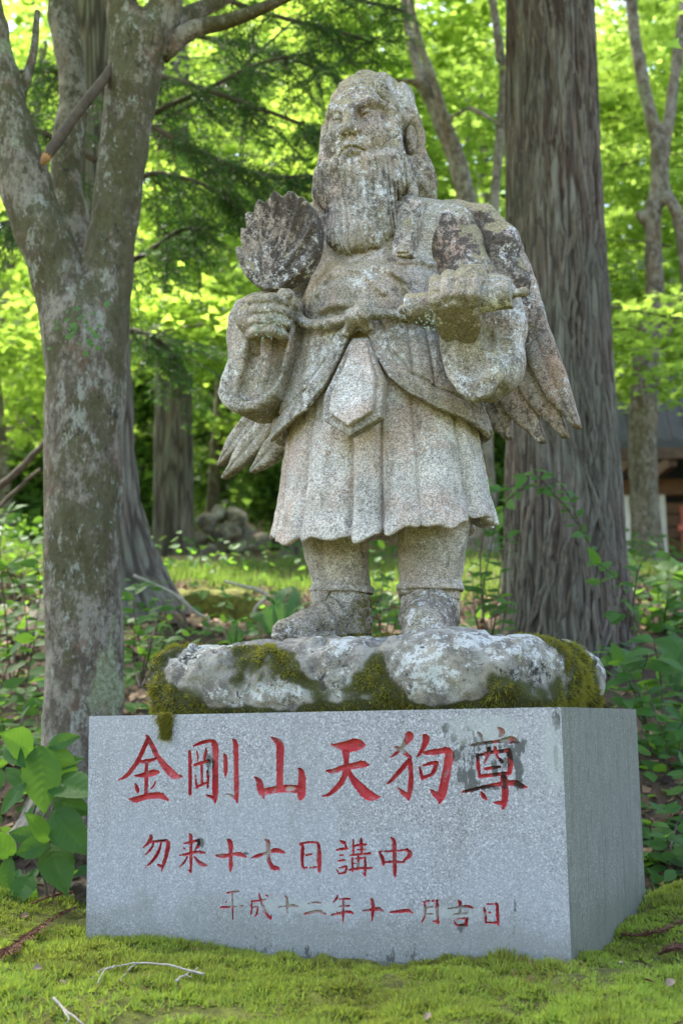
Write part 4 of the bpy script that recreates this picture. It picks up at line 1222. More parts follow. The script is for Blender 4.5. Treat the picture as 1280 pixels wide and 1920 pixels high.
# ---------------------------------------------------------------- ground
def G(x, y):
    """height of the forest floor"""
    x = np.asarray(x, float); y = np.asarray(y, float)
    p = np.stack([x, y, 0 * x], -1)
    z = 0.0 * x
    # moss mound round the plinth
    z = z + .015 * fbm(p, 3.0, 3) + .014 * noise(p, 11.0) + .010 * noise(p, 26.0)
    z = z + .055 * smooth01(-x, .45, .9) * smooth01(y, 2.3, 2.9) + .05 * smooth01(x, .55, .9) * smooth01(y, 2.5, 3.2)
    z = z - .02 * smooth01(2.35 - y, 0, .5)
    # behind the mound: a shallow dip, then the bank
    z = z - .10 * smooth01(y, 3.25, 3.6) * smooth01(4.6 - y, 0, 1)
    bank = .30 * smooth01(y, 3.6, 4.6) + .62 * smooth01(y, 4.8, 6.6) + .24 * smooth01(y, 6.85, 7.05)
    z = z + bank + .165 * np.clip(y - 7.0, 0, 4) + .06 * np.clip(y - 11.0, 0, 8) + .12 * fbm(p, .55, 3) * smooth01(y, 4.0, 7.0)
    z = z + .42 * np.clip(y - 17.0, 0, 60) * smooth01(y, 17, 24) + .9 * noise(p, .11) * smooth01(y, 18, 26)
    z = z - .28 * smooth01(x, 1.2, 3.2) * smooth01(y, 5.0, 7.0) * smooth01(15.0 - y, 0, 2)
    z = z + .25 * smooth01(-x, 1.4, 3.0) * smooth01(y, 4.5, 7.0)
    z = z + .10 * np.clip(np.abs(x) - 14, 0, 60) * smooth01(y, 8, 20)
    return z
def _axis(a, b, step, lo, hi, grow):
    c = list(np.arange(a, b, step)); s = step
    while c[-1] < hi: s *= grow; c.append(c[-1] + s)
    s = step
    while c[0] > lo: s *= grow; c.insert(0, c[0] - s)
    return np.array(c)
def terrain():
    xs = _axis(-1.9, 2.0, .03, -90, 90, 1.09); ys = _axis(1.5, 5.2, .03, -40, 120, 1.07)
    X, Y = np.meshgrid(xs, ys, indexing='ij')
    Z = G(X, Y)
    V = np.stack([X, Y, Z], -1).reshape(-1, 3)
    n = len(ys); i = np.arange(len(xs) - 1)[:, None] * n; j = np.arange(n - 1)[None]
    F = np.stack([i + j, i + n + j, i + n + j + 1, i + j + 1], -1).reshape(-1, 4)
    me = mesh_from('ground', V, F)
    mo = .85 * (1 - smooth01(Y, 3.3, 3.8)) + .55 * smooth01(Y, 6.6, 7.2) * (1 - smooth01(Y, 8.3, 9.0)) + .1 * (Y > 9)  # terrace moss stops early so the ground beyond reads as shade
    colour_attr(me, mo.ravel(), 'mossy')
    o = obj('ground', me, M['forest_floor'])
    tag(o, kind='structure')
terrain()

# ---------------------------------------------------------------- rock under the statue
RC = np.array((.0, .0, .0)); 
def rock_fn(p):
    a, b, zt = .468, .375, .612
    x, y, z = p[:, 0] - .008, p[:, 1] + .005, p[:, 2]
    r = (np.abs(x / a) ** 4.2 + np.abs(y / b) ** 4.2) ** (1 / 4.2)
    d2 = (r - 1) * .40
    n = .009 * noise(p, 7.0) + .007 * noise(p, 17.0) + .0065 * noise(p, 42.0) + .0035 * noise(p, 90.0)
    fold = .014 * np.exp(-((x - .10 + .5 * (z - .6)) / .025) ** 2) * (y > .15) + .012 * np.exp(-((x + .16 - .3 * (z - .6)) / .03) ** 2) * (y > .15) + .012 * np.exp(-((x - .33) / .02) ** 2) + .008 * np.exp(-((y - .05) / .02) ** 2) * (x > .3)
    top = z - (zt + .010 - .10 * np.maximum(r - .55, 0) ** 2 + .006 * noise(p, 9.0))
    d = smax(d2 + .02 * smooth01(z, .5, .44), top, .075)
    return d + n + fold
def base_rock():
    V, F = sdf_mesh(rock_fn, (-.56, -.46, .43), (.58, .48, .70), .0060)
    W = to_world(V)
    zt = W[:, 2]
    Nn = None
    def mossf(P, W):
        x, y, z = P[:, 0], P[:, 1], P[:, 2]
        m = .85 * fbm(P, 9.0, 4, 3.7) + .11
        m = m + .75 * smooth01(z, .49, .462)                                   # along the foot
        m = m + .38 * np.exp(-((x + .40) / .10) ** 2) + .42 * np.exp(-((x + .17) / .075) ** 2 - ((z - .57) / .06) ** 2) + .30 * np.exp(-((x - .36) / .05) ** 2) * (y > .0)
        m = m + .30 * smooth01(x, .38, .46)
        m = m + .45 * np.exp(-((x + .02) / .07) ** 2 - ((z - .53) / .03) ** 2) + .4 * np.exp(-((x - .10) / .06) ** 2 - ((z - .52) / .03) ** 2)
        m = m - .55 * np.exp(-((x - .02) / .16) ** 2 - ((z - .62) / .05) ** 2) - .7 * np.exp(-((x - .24) / .085) ** 2 - ((z - .56) / .06) ** 2)
        m = m + .22 * smooth01(np.abs(x), .30, .42) * smooth01(z, .55, .60) - .35 * (z > .605) * (np.abs(x) < .3)
        return m
    m = mossf(V, W)
    me = mesh_from('base_rock', W, _flipF(F))
    colour_attr(me, np.clip(m, 0, 1), 'mossy')
    x, y, z = V.T
    fr = y > .05
    bl = lambda cx, cz, rx, rz: np.exp(-((x - cx) / rx) ** 2 - ((z - cz) / rz) ** 2) * fr
    pale = np.maximum.reduce([bl(.22, .55, .09, .07), bl(-.04, .51, .16, .03), bl(-.36, .60, .06, .03), bl(-.27, .61, .07, .03), bl(.36, .60, .10, .04), bl(-.2, .50, .10, .02), bl(.05, .60, .05, .03), .6 * (x > .40) * (z > .54)])
    black_zones = np.maximum.reduce([bl(.0, .515, .10, .035), bl(-.30, .59, .06, .03), bl(.12, .50, .06, .04), bl(-.42, .52, .05, .05), .8 * smooth01(z, .485, .465), bl(.42, .52, .04, .06)])  # black patches on the front, and darker along the foot
    colour_attr(me, pale, 'pale'); colour_attr(me, black_zones, 'black_zones')
    o = obj('base_rock', me, M['base_rock'])
    tag(o, 'low rounded boulder with moss and white lichen, bearing the statue on the plinth', 'boulder')
    return W, _flipF(F), np.clip(m, 0, 1)
ROCK_W, ROCK_F, ROCK_M = base_rock()

# ---------------------------------------------------------------- small green blades
def scatter_on(V, F, wgt, n, rng):
    """random points on quads, chosen by area times mean vertex weight; returns points and normals"""
    A, B, C, D = V[F[:, 0]], V[F[:, 1]], V[F[:, 2]], V[F[:, 3]]
    nr = np.cross(C - A, D - B); ar = np.linalg.norm(nr, axis=1) / 2 + 1e-12
    w = ar * wgt[F].mean(1); k = rng.choice(len(F), n, p=w / w.sum())
    u, v = rng.random((n, 1)), rng.random((n, 1))
    P = (A[k] * (1 - u) + B[k] * u) * (1 - v) + (D[k] * (1 - u) + C[k] * u) * v
    N = nr[k] / (2 * ar[k][:, None])
    return P, N
def sprigs(P, N, hgt, wid, blades, rng, spread=.7, droop=0.0):
    """moss shoots: each a tuft of thin pointed triangles"""
    n = len(P)
    hgt = np.broadcast_to(np.asarray(hgt, float), (n,)); 
    t = rng.normal(size=(n, blades, 3)); 
    t = t - (t * N[:, None]).sum(-1, keepdims=True) * N[:, None]
    t /= np.linalg.norm(t, axis=-1, keepdims=True) + 1e-9
    up = N[:, None] + spread * rng.random((n, blades, 1)) * t + np.array((0, 0, -droop))
    up /= np.linalg.norm(up, axis=-1, keepdims=True)
    side = np.cross(up, t); side /= np.linalg.norm(side, axis=-1, keepdims=True) + 1e-9
    L = hgt[:, None, None] * rng.uniform(.55, 1.15, (n, blades, 1))
    base = P[:, None] + t * (hgt[:, None, None] * .15) - N[:, None] * .002
    a = base - side * wid; b = base + side * wid; c = base + up * L
    V = np.stack([a, b, c], 2).reshape(-1, 3)
    F = np.arange(len(V)).reshape(-1, 3)
    return V, F
def tint_mesh(name, V, F, tint, mat, parent=None, smooth=False):
    me = mesh_from(name, V, F, smooth)
    colour_attr(me, tint)
    return obj(name, me, mat, parent)

def moss_on_rock():
    r = np.random.default_rng(21)
    w = np.clip((ROCK_M - .38) * 3, 0, 1)
    P, N = scatter_on(ROCK_W, ROCK_F, w, 26000, r)
    key = lambda A: np.round(A / .008).astype(np.int64) @ np.array((1, 4096, 16777216))
    lut = dict(zip(key(ROCK_W).tolist(), ROCK_M.tolist()))
    _mv = np.array([lut.get(q, .6) for q in key(P).tolist()])
    d = np.linalg.norm(P, axis=1) * 0 + 1
    mk = np.clip((_mv - .38) / .45, .25, 1)
    V, F = sprigs(P, N, (.013 + .007 * np.clip(noise(P, 14.0), -1, 1)) * mk, .0014, 4, r, 1.1, .35)
    t = np.repeat(np.clip(.45 + .6 * noise(P, 18) + .3 * r.normal(size=len(P)), 0, 1), 12)
    parts = [(V, F)]; ts = [t]
    # a tuft hanging over the plinth's edge, and shoots along the joint
    u = r.random(260)
    x0, z0 = face_uv(312, 1340)
    uu = x0 + r.normal(0, .011, 260) * (1 - .6 * u); zz = ZT + .004 - .05 * u
    Q = np.stack([PL[0] + PE[0] * uu + PN[0] * .004, PL[1] + PE[1] * uu + PN[1] * .004, zz], -1)
    V, F = sprigs(Q, np.tile(N3, (260, 1)), .012, .0012, 5, r, .9, .9); parts.append((V, F)); ts.append(np.repeat(np.clip(.4 + .3 * r.normal(size=260), 0, 1), 15))
    # moss round the feet of the statue
    for cx, cy, n_, hx in ((640, 1182, 420, .055), (800, 1186, 300, .06), (690, 1170, 160, .006), (545, 1188, 160, .04)):
        q0 = np.array(lp(cx, cy, .10 if cx != 690 else .03))
        Lq = q0 + np.stack([r.normal(0, hx, n_), r.normal(0, .03, n_), np.abs(r.normal(0, .006, n_)) if cx != 690 else r.uniform(-.03, .06, n_)], -1)
        d_ = rock_fn(Lq.astype(np.float32)); Lq[:, 2] -= np.where(cx != 690, d_, 0)
        Wq = to_world(Lq)
        V, F = sprigs(Wq, np.tile(np.array((0, -.3, .95)), (n_, 1)), .010, .0011, 4, r, .9); parts.append((V, F)); ts.append(np.repeat(np.clip(.4 + .3 * r.normal(size=n_), 0, 1), 12))
    V, F = join(parts)
    o = tint_mesh('rock_moss', V, F, np.concatenate(ts), M['rock_moss'])
    tag(o, 'olive moss in patches on the boulder under the statue', 'moss', kind='stuff')
moss_on_rock()

def inside_plinth(x, y, m=0.0):
    d = np.stack([x - PL[0], y - PL[1]], -1)
    u = d @ PE; v = -(d @ PN)
    return (u > -m) & (u < PW + m) & (v > -m) & (v < PS + m)
def ground_moss():
    r = np.random.default_rng(22)
    n = 120000
    y = 1.9 + 1.75 * r.random(n) ** 1.25
    x = r.uniform(-1, 1, n) * (.30 * y + .22) 
    k = ~inside_plinth(x, y, -.004)
    x, y = x[k], y[k]
    p = np.stack([x, y, 0 * x], -1)
    keep = (fbm(p, 5.0, 3, 9.0) + .8 > r.random(len(x)) * 1.0) 
    x, y, p = x[keep], y[keep], p[keep]
    z = G(x, y)
    e = .01
    N = np.stack([-(G(x + e, y) - z) / e, -(G(x, y + e) - z) / e, np.ones(len(x))], -1); N /= np.linalg.norm(N, axis=1)[:, None]
    P = np.stack([x, y, z], -1)
    edge = inside_plinth(x, y, .05)
    h = .018 + .010 * fbm(p, 12, 2) + .006 * edge
    V, F = sprigs(P, N, np.clip(h * .75, .006, .024), .0027, 4, r, 1.9)
    tint = np.clip(.5 + .5 * fbm(p, 6, 3, 2.0) + .34 * r.normal(size=len(x)), 0, 1)
    o = tint_mesh('ground_moss', V, F, np.repeat(tint, 12), M['moss_blade'])
    tag(o, 'bright yellow green moss carpeting the mound round the plinth', 'moss', kind='stuff')
ground_moss()

def moss_litter():
    r = np.random.default_rng(23)
    n = 2600
    y = 1.95 + 1.5 * r.random(n); x = r.uniform(-1, 1, n) * (.30 * y + .2)
    p = np.stack([x, y, 0 * x], -1)
    k = ~inside_plinth(x, y, .0) & (fbm(p, 4.0, 2, 13.0) + .35 > r.random(n) * 1.1)
    x, y = x[k], y[k]; n = len(x)
    P = np.stack([x, y, G(x, y) + r.uniform(.008, .018, n)], -1)
    a = r.uniform(0, 6.28, n); d = np.stack([np.cos(a), np.sin(a), r.normal(0, .25, n)], -1)
    sd = np.stack([-np.sin(a), np.cos(a), 0 * a], -1); L = r.uniform(.006, .022, n)[:, None]
    V = np.stack([P - sd * .0009, P + sd * .0009, P + d * L + sd * .0007, P + d * L - sd * .0007], 1).reshape(-1, 3)
    o = build('moss_litter', V, np.arange(len(V)).reshape(-1, 4), M['dry_cedar'], None, False)
    tag(o, 'tiny brown needles and crumbs strewn over the moss', 'litter', kind='stuff')
moss_litter()

def lichens():
    """pale green leafy lichen on the two stone hands"""
    r = np.random.default_rng(24)
    parts = []
    for cx, cy, f, n_, sx, sy in ((512, 597, .252, 90, .016, .007), (492, 618, .245, 90, .013, .012), (522, 622, .245, 40, .010, .005), (810, 592, .29, 60, .006, .016), (805, 606, .285, 40, .010, .007)):
        q = np.array(lp(cx, cy, f)) + np.stack([r.normal(0, sx, n_), r.normal(0, .002, n_), r.normal(0, sy, n_)], -1)
        W = to_world(q); N = np.tile(N3, (n_, 1)) + r.normal(0, .5, (n_, 3)); N /= np.linalg.norm(N, axis=1)[:, None]
        parts.append(sprigs(W[::2], N[::2], .0042, .0020, 3, r, 2.5))
    V, F = join(parts)
    o = build('lichen', V, F, M['lichen'], STATUE, False); o['kind'] = 'stuff'
lichens()
# ---------------------------------------------------------------- trees
def pw(px, py, Y, rpx=None):
    p = at(px, py, Y)
    return (*p, rpx * Y / FPX) if rpx is not None else tuple(p)

def limbs_mesh(chains, h, k=.05, amp=.008):
    """smoothly united tapered limbs -> V, F"""
    A = np.vstack(chains)
    lo = (A[:, :3] - A[:, 3:]).min(0) - .06; hi = (A[:, :3] + A[:, 3:]).max(0) + .06
    def fn(p):
        d = None
        for c in chains:
            e = chain(p, c)
            d = e if d is None else smin(d, e, k)
        return d + amp * noise(p, 9.0) + amp * .6 * noise(p * np.float32((1, 1, .5)), 26.0)
    V, F = sdf_mesh(fn, lo, hi, h, B=5)
    return V, F

# leaf outlines (x across, y along); fans from the first vertex
def star_leaf(lobes):
    pts = [(0.0, 0.0)]
    angs = np.linspace(-1.95, 1.95, lobes)
    for i, a in enumerate(angs):
        L = 1.0 - .33 * abs(a) / 1.95
        pts.append((L * math.sin(a), .12 + L * math.cos(a) * .92))
        if i < lobes - 1:
            b = (angs[i] + angs[i + 1]) / 2
            pts.append((.42 * math.sin(b), .12 + .42 * math.cos(b)))
    P = np.array(pts); n = len(P)
    F = np.array([(0, i + 1, i) for i in range(1, n - 1)])
    return P, F
def oval_leaf(n=4, w=.30):
    t = np.linspace(0, 1, n + 2)
    wv = w * np.sin(np.pi * t ** .85) ** .9
    L = [(-wv[i], t[i]) for i in range(1, n + 1)]; Rr = [(wv[i], t[i]) for i in range(1, n + 1)]
    P = np.array([(0, 0)] + L + [(0, 1)] + Rr[::-1]); k = len(P)
    F = np.array([(0, i + 1, i) for i in range(1, k - 1)])
    return P, F
DIAMOND = (np.array([(0, 0), (-.34, .45), (0, 1), (.34, .45)]), np.array([(0, 2, 1), (0, 3, 2)]))
STAR5, STAR3, OVAL = star_leaf(5), star_leaf(3), oval_leaf()

def leaf_cloud(P, N, size, shape, rng, az=None, curl=.15):
    """one flat little blade per point, facing N, turned at random"""
    S, F = shape; n = len(P)
    a = rng.uniform(0, 2 * math.pi, n) if az is None else az
    ref = np.where(np.abs(N[:, 2:3]) > .9, np.array((1.0, 0, 0)), np.array((0, 0, 1.0)))
    u = np.cross(ref, N); u /= np.linalg.norm(u, axis=1)[:, None] + 1e-9
    v = np.cross(N, u)
    X = np.cos(a)[:, None] * u + np.sin(a)[:, None] * v; Yv = -np.sin(a)[:, None] * u + np.cos(a)[:, None] * v
    size = np.broadcast_to(np.asarray(size, float), (n,))[:, None, None]
    q = S - np.array((0, .5))
    V = P[:, None] + size * (q[None, :, :1] * X[:, None] + q[None, :, 1:] * Yv[:, None] - curl * (q[None, :, :1] ** 2 + q[None, :, 1:] ** 2) * N[:, None])
    Fs = (np.arange(n)[:, None, None] * len(S) + F[None]).reshape(-1, 3)
    return V.reshape(-1, 3), Fs
def sprays(centres, rad, per, rng, flat=.10, tilt=.34):
    """leaf points laid in thin, roughly level layers round each centre"""
    n = len(centres)
    rad = np.broadcast_to(np.asarray(rad, float), (n,))
    c = np.repeat(centres, per, 0); R = np.repeat(rad, per)
    g = rng.normal(size=(n * per, 3)) * np.array((.5, .5, flat * .5)) * R[:, None]
    tl = np.repeat(rng.normal(0, .16, (n, 2)), per, 0)
    g[:, 2] += g[:, 0] * tl[:, 0] + g[:, 1] * tl[:, 1] - .18 * (g[:, 0] ** 2 + g[:, 1] ** 2) / R
    N = rng.normal(size=(n * per, 3)) * tilt + np.array((0, 0, 1.0)); N /= np.linalg.norm(N, axis=1)[:, None]
    return c + g, N

def foliage(name, parts, mat, parent=None):
    """parts: [(V, F, tint per leaf, verts per leaf)]"""
    V, F = join([(v, f) for v, f, _, _ in parts])
    t = np.concatenate([np.repeat(t, k) for _, _, t, k in parts])
    return tint_mesh(name, V, F, t, mat, parent)

def twigs_mesh(lines, seg=5):
    return join([tube(spline(np.array(l)[:, :3], 9), np.linspace(l[0][3], l[-1][3], 9), seg, caps=False) for l in lines])

def crown_points(rng, n, lo, hi, clear=None):
    P = rng.uniform(lo, hi, (n, 3))
    k = fbm(P, .55, 2, 4.0) > -.25
    return P[k]

# where is a point in the picture?
def px_of(P):
    q = P - np.array((0, 0, CZ))
    d = q @ np.array(FWD); x = q @ np.array(RIGHT); u = q @ np.array(UP)
    d = np.maximum(d, .01)
    return 640 + FPX * x / d, 960 - FPX * u / d

# ---- the maple on the left ----------------------------------------------
def maple_left():
    Y = 4.1
    trunk = np.array([pw(150, 1560, Y, 110), pw(154, 1470, Y, 86), pw(157, 1380, Y, 75), pw(157, 1250, Y, 72), pw(156, 1100, Y, 73), pw(157, 950, Y, 72), pw(158, 800, Y, 74), pw(160, 700, Y, 78), pw(162, 610, Y, 82)])
    left = np.array([pw(150, 640, Y, 68), pw(118, 540, Y - .02, 56), pw(80, 440, Y - .04, 53), pw(42, 330, Y - .05, 50), pw(8, 205, Y - .05, 45), pw(-22, 70, Y, 41), pw(-50, -70, Y + .1, 37), pw(-90, -260, Y + .3, 30)])
    right = np.array([pw(178, 640, Y, 62), pw(202, 520, Y, 52), pw(217, 400, Y, 48), pw(233, 280, Y, 47), pw(246, 170, Y, 52), pw(262, 80, Y, 58)])
    r1 = np.array([pw(250, 110, Y, 48), pw(228, 10, Y, 36), pw(205, -110, Y + .05, 32), pw(190, -260, Y + .1, 26)])
    r2 = np.array([pw(268, 90, Y, 46), pw(305, 20, Y, 34), pw(330, -60, Y - .05, 28), pw(370, -220, Y - .2, 22)])
    back = np.array([pw(160, 560, Y + .22, 40), pw(138, 430, Y + .3, 32), pw(124, 310, Y + .34, 29), pw(138, 190, Y + .36, 31), pw(128, 90, Y + .38, 28), pw(112, 0, Y + .4, 26), pw(95, -160, Y + .4, 24)])
    # roots
    roots = [np.array([pw(150, 1480, Y, 70), pw(60, 1560, Y - .1, 34), pw(-10, 1610, Y - .2, 18)]), np.array([pw(160, 1480, Y, 70), pw(250, 1560, Y - .05, 34), pw(320, 1610, Y, 18)])]
    V, F = limbs_mesh([trunk, left, right, r1, r2, back] + roots, .0098, .022, .008)
    root = empty('maple_tree', (float(trunk[0][0]), Y, float(G(trunk[0][0], Y))))
    tag(root, 'forked grey maple with lichen and moss on its trunk, standing left of the plinth', 'tree')
    build('trunk', V, F, M['maple_bark'], root)
    rng = np.random.default_rng(31)
    lines = [[pw(300, 100, Y, 24), pw(360, 55, Y, 19), pw(430, 38, Y, 15), pw(520, 2, Y - .1, 11), pw(640, -60, Y - .2, 7)],
             [pw(285, 70, Y, 24), pw(350, 30, Y + .1, 19), pw(420, -5, Y + .2, 15), pw(520, -60, Y + .3, 8)],
             [pw(330, -60, Y - .05, 20), pw(520, -200, Y - .2, 12), pw(760, -330, Y - .3, 6)], [pw(205, -110, Y, 24), pw(380, -300, Y + .4, 14), pw(700, -420, Y + .8, 6)],
             [pw(-40, -60, Y, 24), pw(-160, -200, Y, 14), pw(-320, -300, Y, 8)], [pw(20, 230, Y, 14), pw(60, 110, Y + .05, 9), pw(70, 20, Y + .1, 6)]]
    for ln in lines:
        v, f = tube(spline(np.array(ln)[:, :3], 16), np.interp(np.linspace(0, 1, 16), np.linspace(0, 1, len(ln)), [q[3] for q in ln]), 8)
        build('branch', v, f, M['maple_bark'], root)
    # unseen crown above the picture's upper edge, spread to shade statue and undergrowth
    c = rng.uniform((-5.4, 3.3, 3.0), (1.2, 8.6, 6.4), (620, 3))
    px, py = px_of(c)
    c = c[(py < -130 - 280 / np.maximum(c[:, 1], 1))]
    P, N = sprays(c, .55, 46, rng)
    v, f = leaf_cloud(P, N, rng.uniform(.055, .085, len(P)), STAR3, rng)
    foliage('crown', [(v, f, np.clip(.5 + .3 * rng.normal(size=len(P)), 0, 1), len(STAR3[0]))], M['maple_leaf'], root)
    return root
maple_left()
def fork_fern(label, px, py, n, s):
    r = np.random.default_rng(int(px)); Y = 3.84
    c = at(px, py, Y)
    P = c + r.normal(0, 1, (n, 3)) * np.array((.03, .02, .035)) * s
    N = r.normal(0, .5, (n, 3)) + np.array((0, -1, .3)); N /= np.linalg.norm(N, axis=1)[:, None]
    v, f = leaf_cloud(P, N, r.uniform(.012, .028, n), OVAL, r, curl=.4)
    o = empty('epiphyte_fern', tuple(c)); tag(o, label, 'fern')
    foliage('frond', [(v, f, np.clip(.6 + .3 * r.normal(size=n), 0, 1), len(OVAL[0]))], M['fern'], o)['kind'] = 'stuff'
fork_fern('tiny green fern growing in the fork of the left maple', 128, 606, 16, .9)
fork_fern('tiny yellow green fern below the fork on the right of the maple trunk', 172, 632, 22, 1.1)
def stick():
    Y = 3.98
    Q = spline(np.array([pw(88, 292, Y, 10), pw(112, 258, Y + .01, 11), pw(150, 205, Y + .02, 10.5), pw(200, 140, Y + .05, 10), pw(225, 95, Y + .13, 9)]), 30)
    V, F = tube(Q[:, :3], Q[:, 3] * (1 + .12 * noise(Q[:, :3], 14.0)), 12)
    o = empty('broken_stick', tuple(Q[0, :3])); tag(o, 'snapped brown branch lodged across the fork of the left maple', 'branch')
    build('bark', V, F, M['twig'], o)
    e = Q[0, :3]; d = Q[0, :3] - Q[2, :3]; d /= np.linalg.norm(d)
    v2, f2 = tube(np.array([e - d * .012, e + d * .010, e + d * .028, e + d * .034]), [Q[0, 3] * 1.02, Q[0, 3] * .95, Q[0, 3] * .55, .002], 10)
    build('broken_end', v2, f2, M['broken_wood'], o)
stick()

# ---- cedars with furrowed bark -------------------------------------------
def cedar_trunk(name, rows, mat, parent, seg=240, rings=300, depth=.013, k=9.0, flare=None):
    """rows: world (x, y, z, r) from the ground up"""
    Q = spline(np.array(rows), rings)
    th = np.arange(seg) * 2 * math.pi / seg
    X = np.stack([np.cos(th)[None] * k + 0 * Q[:, 2:3], np.sin(th)[None] * k + 0 * Q[:, 2:3], Q[:, 2:3] * 3.2 + 0 * th[None]], -1)
    w = noise(X * .35, 1.0, 3.0)
    n1 = noise(X + .8 * w[..., None], 1.0); n2 = noise(X * 2.1, 1.0, 7.0); n3 = noise(X * np.array((.25, .25, .4)), 1.0, 11.0)
    rid = 1 - np.abs(n1) * 1.7
    rid = np.clip(.62 * (1 - rid) + .0 + .3 * (n2 * .5 + .5), 0, 1)      # 0 in the furrows
    ro = Q[:, 3:4] * (1 + .05 * n3)
    if flare is not None: ro = ro * (1 + flare(th[None], Q[:, 2:3]))
    ro = ro + depth * (rid - .5)
    V = np.stack([Q[:, 0:1] + ro * np.cos(th), Q[:, 1:2] + ro * np.sin(th), Q[:, 2:3] + 0 * ro], -1).reshape(-1, 3)
    i = np.arange(rings - 1)[:, None] * seg; j = np.arange(seg)[None]; jj = (j + 1) % seg
    F = np.stack([i + j, i + jj, i + seg + jj, i + seg + j], -1).reshape(-1, 4)
    me = mesh_from(name, V, F)
    colour_attr(me, rid.ravel(), 'ridge')
    return obj(name, me, mat, parent)
def cedar_crown(parent, x, y, z0, z1, r0, n, rng, limit=-60):
    t = rng.random(n) ** .8; a = rng.uniform(0, 2 * math.pi, n)
    R = r0 * (1 - .8 * t) * np.sqrt(rng.random(n))
    c = np.stack([x + R * np.cos(a), y + R * np.sin(a), z0 + (z1 - z0) * t - .18 * R], -1)
    px, py = px_of(c)
    c = c[py < limit - 420 / np.maximum(c[:, 1], 1)]
    P, N = sprays(c, .5, 34, rng, .3, .7)
    v, f = leaf_cloud(P, N, rng.uniform(.10, .17, len(P)), DIAMOND, rng)
    foliage('crown', [(v, f, np.clip(.4 + .3 * rng.normal(size=len(P)), 0, 1), 4)], M['needle'], parent)

def bark_strips(parent, rows, rng, n, wid=(.006, .013)):
    """long fibrous strips of bark standing a little off the trunk, on the side that is seen"""
    Q = spline(np.array(rows), 400); zs = Q[:, 2]
    z0, z1 = zs[0], 4.4
    parts, tint = [], []
    for _ in range(n):
        z = rng.uniform(z0 - .1, z1); L = rng.uniform(.10, .48); a = rng.uniform(-math.pi, 0.0) ; w = rng.uniform(*wid); sl = rng.normal(0, .10) + .06 * math.sin(3 * z)
        m = 9; t = np.linspace(0, 1, m); zz = z + L * t
        i = np.clip(np.searchsorted(zs, zz), 0, 399); C = Q[i]
        ang0 = a + sl * (t - .5) * L / .2 + .02 * np.sin(t * 9 + z * 7)
        tap = np.clip(np.sin(np.pi * np.clip(t, .02, .98)) ** .45, 0, 1)
        h = rng.uniform(.002, .012)
        us = np.array([-1, -.75, 0, .75, 1.0]); hs = np.array([-.006, h * .8, h, h * .8, -.006])
        ro = C[:, 3:4] + hs[None] * tap[:, None] + .002 + .0015 * rng.normal(size=(m, 5))
        an = ang0[:, None] + us[None] * (w * tap[:, None] / C[:, 3:4])
        V = np.stack([C[:, 0:1] + ro * np.cos(an), C[:, 1:2] + ro * np.sin(an), zz[:, None] + 0 * an], -1).reshape(-1, 3)
        ii = np.arange(m - 1)[:, None] * 5; j = np.arange(4)[None]
        parts.append((V, [np.stack([ii + j, ii + j + 1, ii + 5 + j + 1, ii + 5 + j], -1).reshape(-1, 4)])); tint.append(np.full(len(V), np.clip(rng.normal(.45, .36), 0, 1)))
    V, F = join(parts)
    o = tint_mesh('bark_strip', V, F, np.concatenate(tint), M['bark_strip'], parent, True); o['kind'] = 'stuff'
def cedar_right():
    Y = 5.8
    R = [pw(1075, 1480, Y, 175), pw(1072, 1390, Y, 150), pw(1068, 1300, Y, 135), pw(1063, 1200, Y, 124), pw(1060, 1100, Y, 117), pw(1056, 950, Y, 108), pw(1051, 800, Y, 103), pw(1045, 600, Y, 98), pw(1039, 400, Y, 92), pw(1034, 200, Y, 88), pw(1030, 0, Y, 85), pw(1024, -300, Y, 80)]
    top = np.array(R[-1]); R += [tuple(top + (-.01, .0, 1.5, -.02)), tuple(top + (-.02, .02, 4.0, -.06)), tuple(top + (-.02, .02, 8.0, -.12))]
    o = empty('cedar_tree', (R[0][0], Y, R[0][2])); tag(o, 'massive straight cedar trunk with furrowed bark, right behind the statue', 'tree')
    cedar_trunk('trunk', R, M['cedar_bark'], o, 220, 300, .013, 21.0)
    bark_strips(o, R, np.random.default_rng(42), 1000)
    cedar_crown(o, R[-1][0], Y, 6.4, 13.0, 2.4, 220, np.random.default_rng(41))  # unseen crown above the frame, added for its shade
cedar_right()
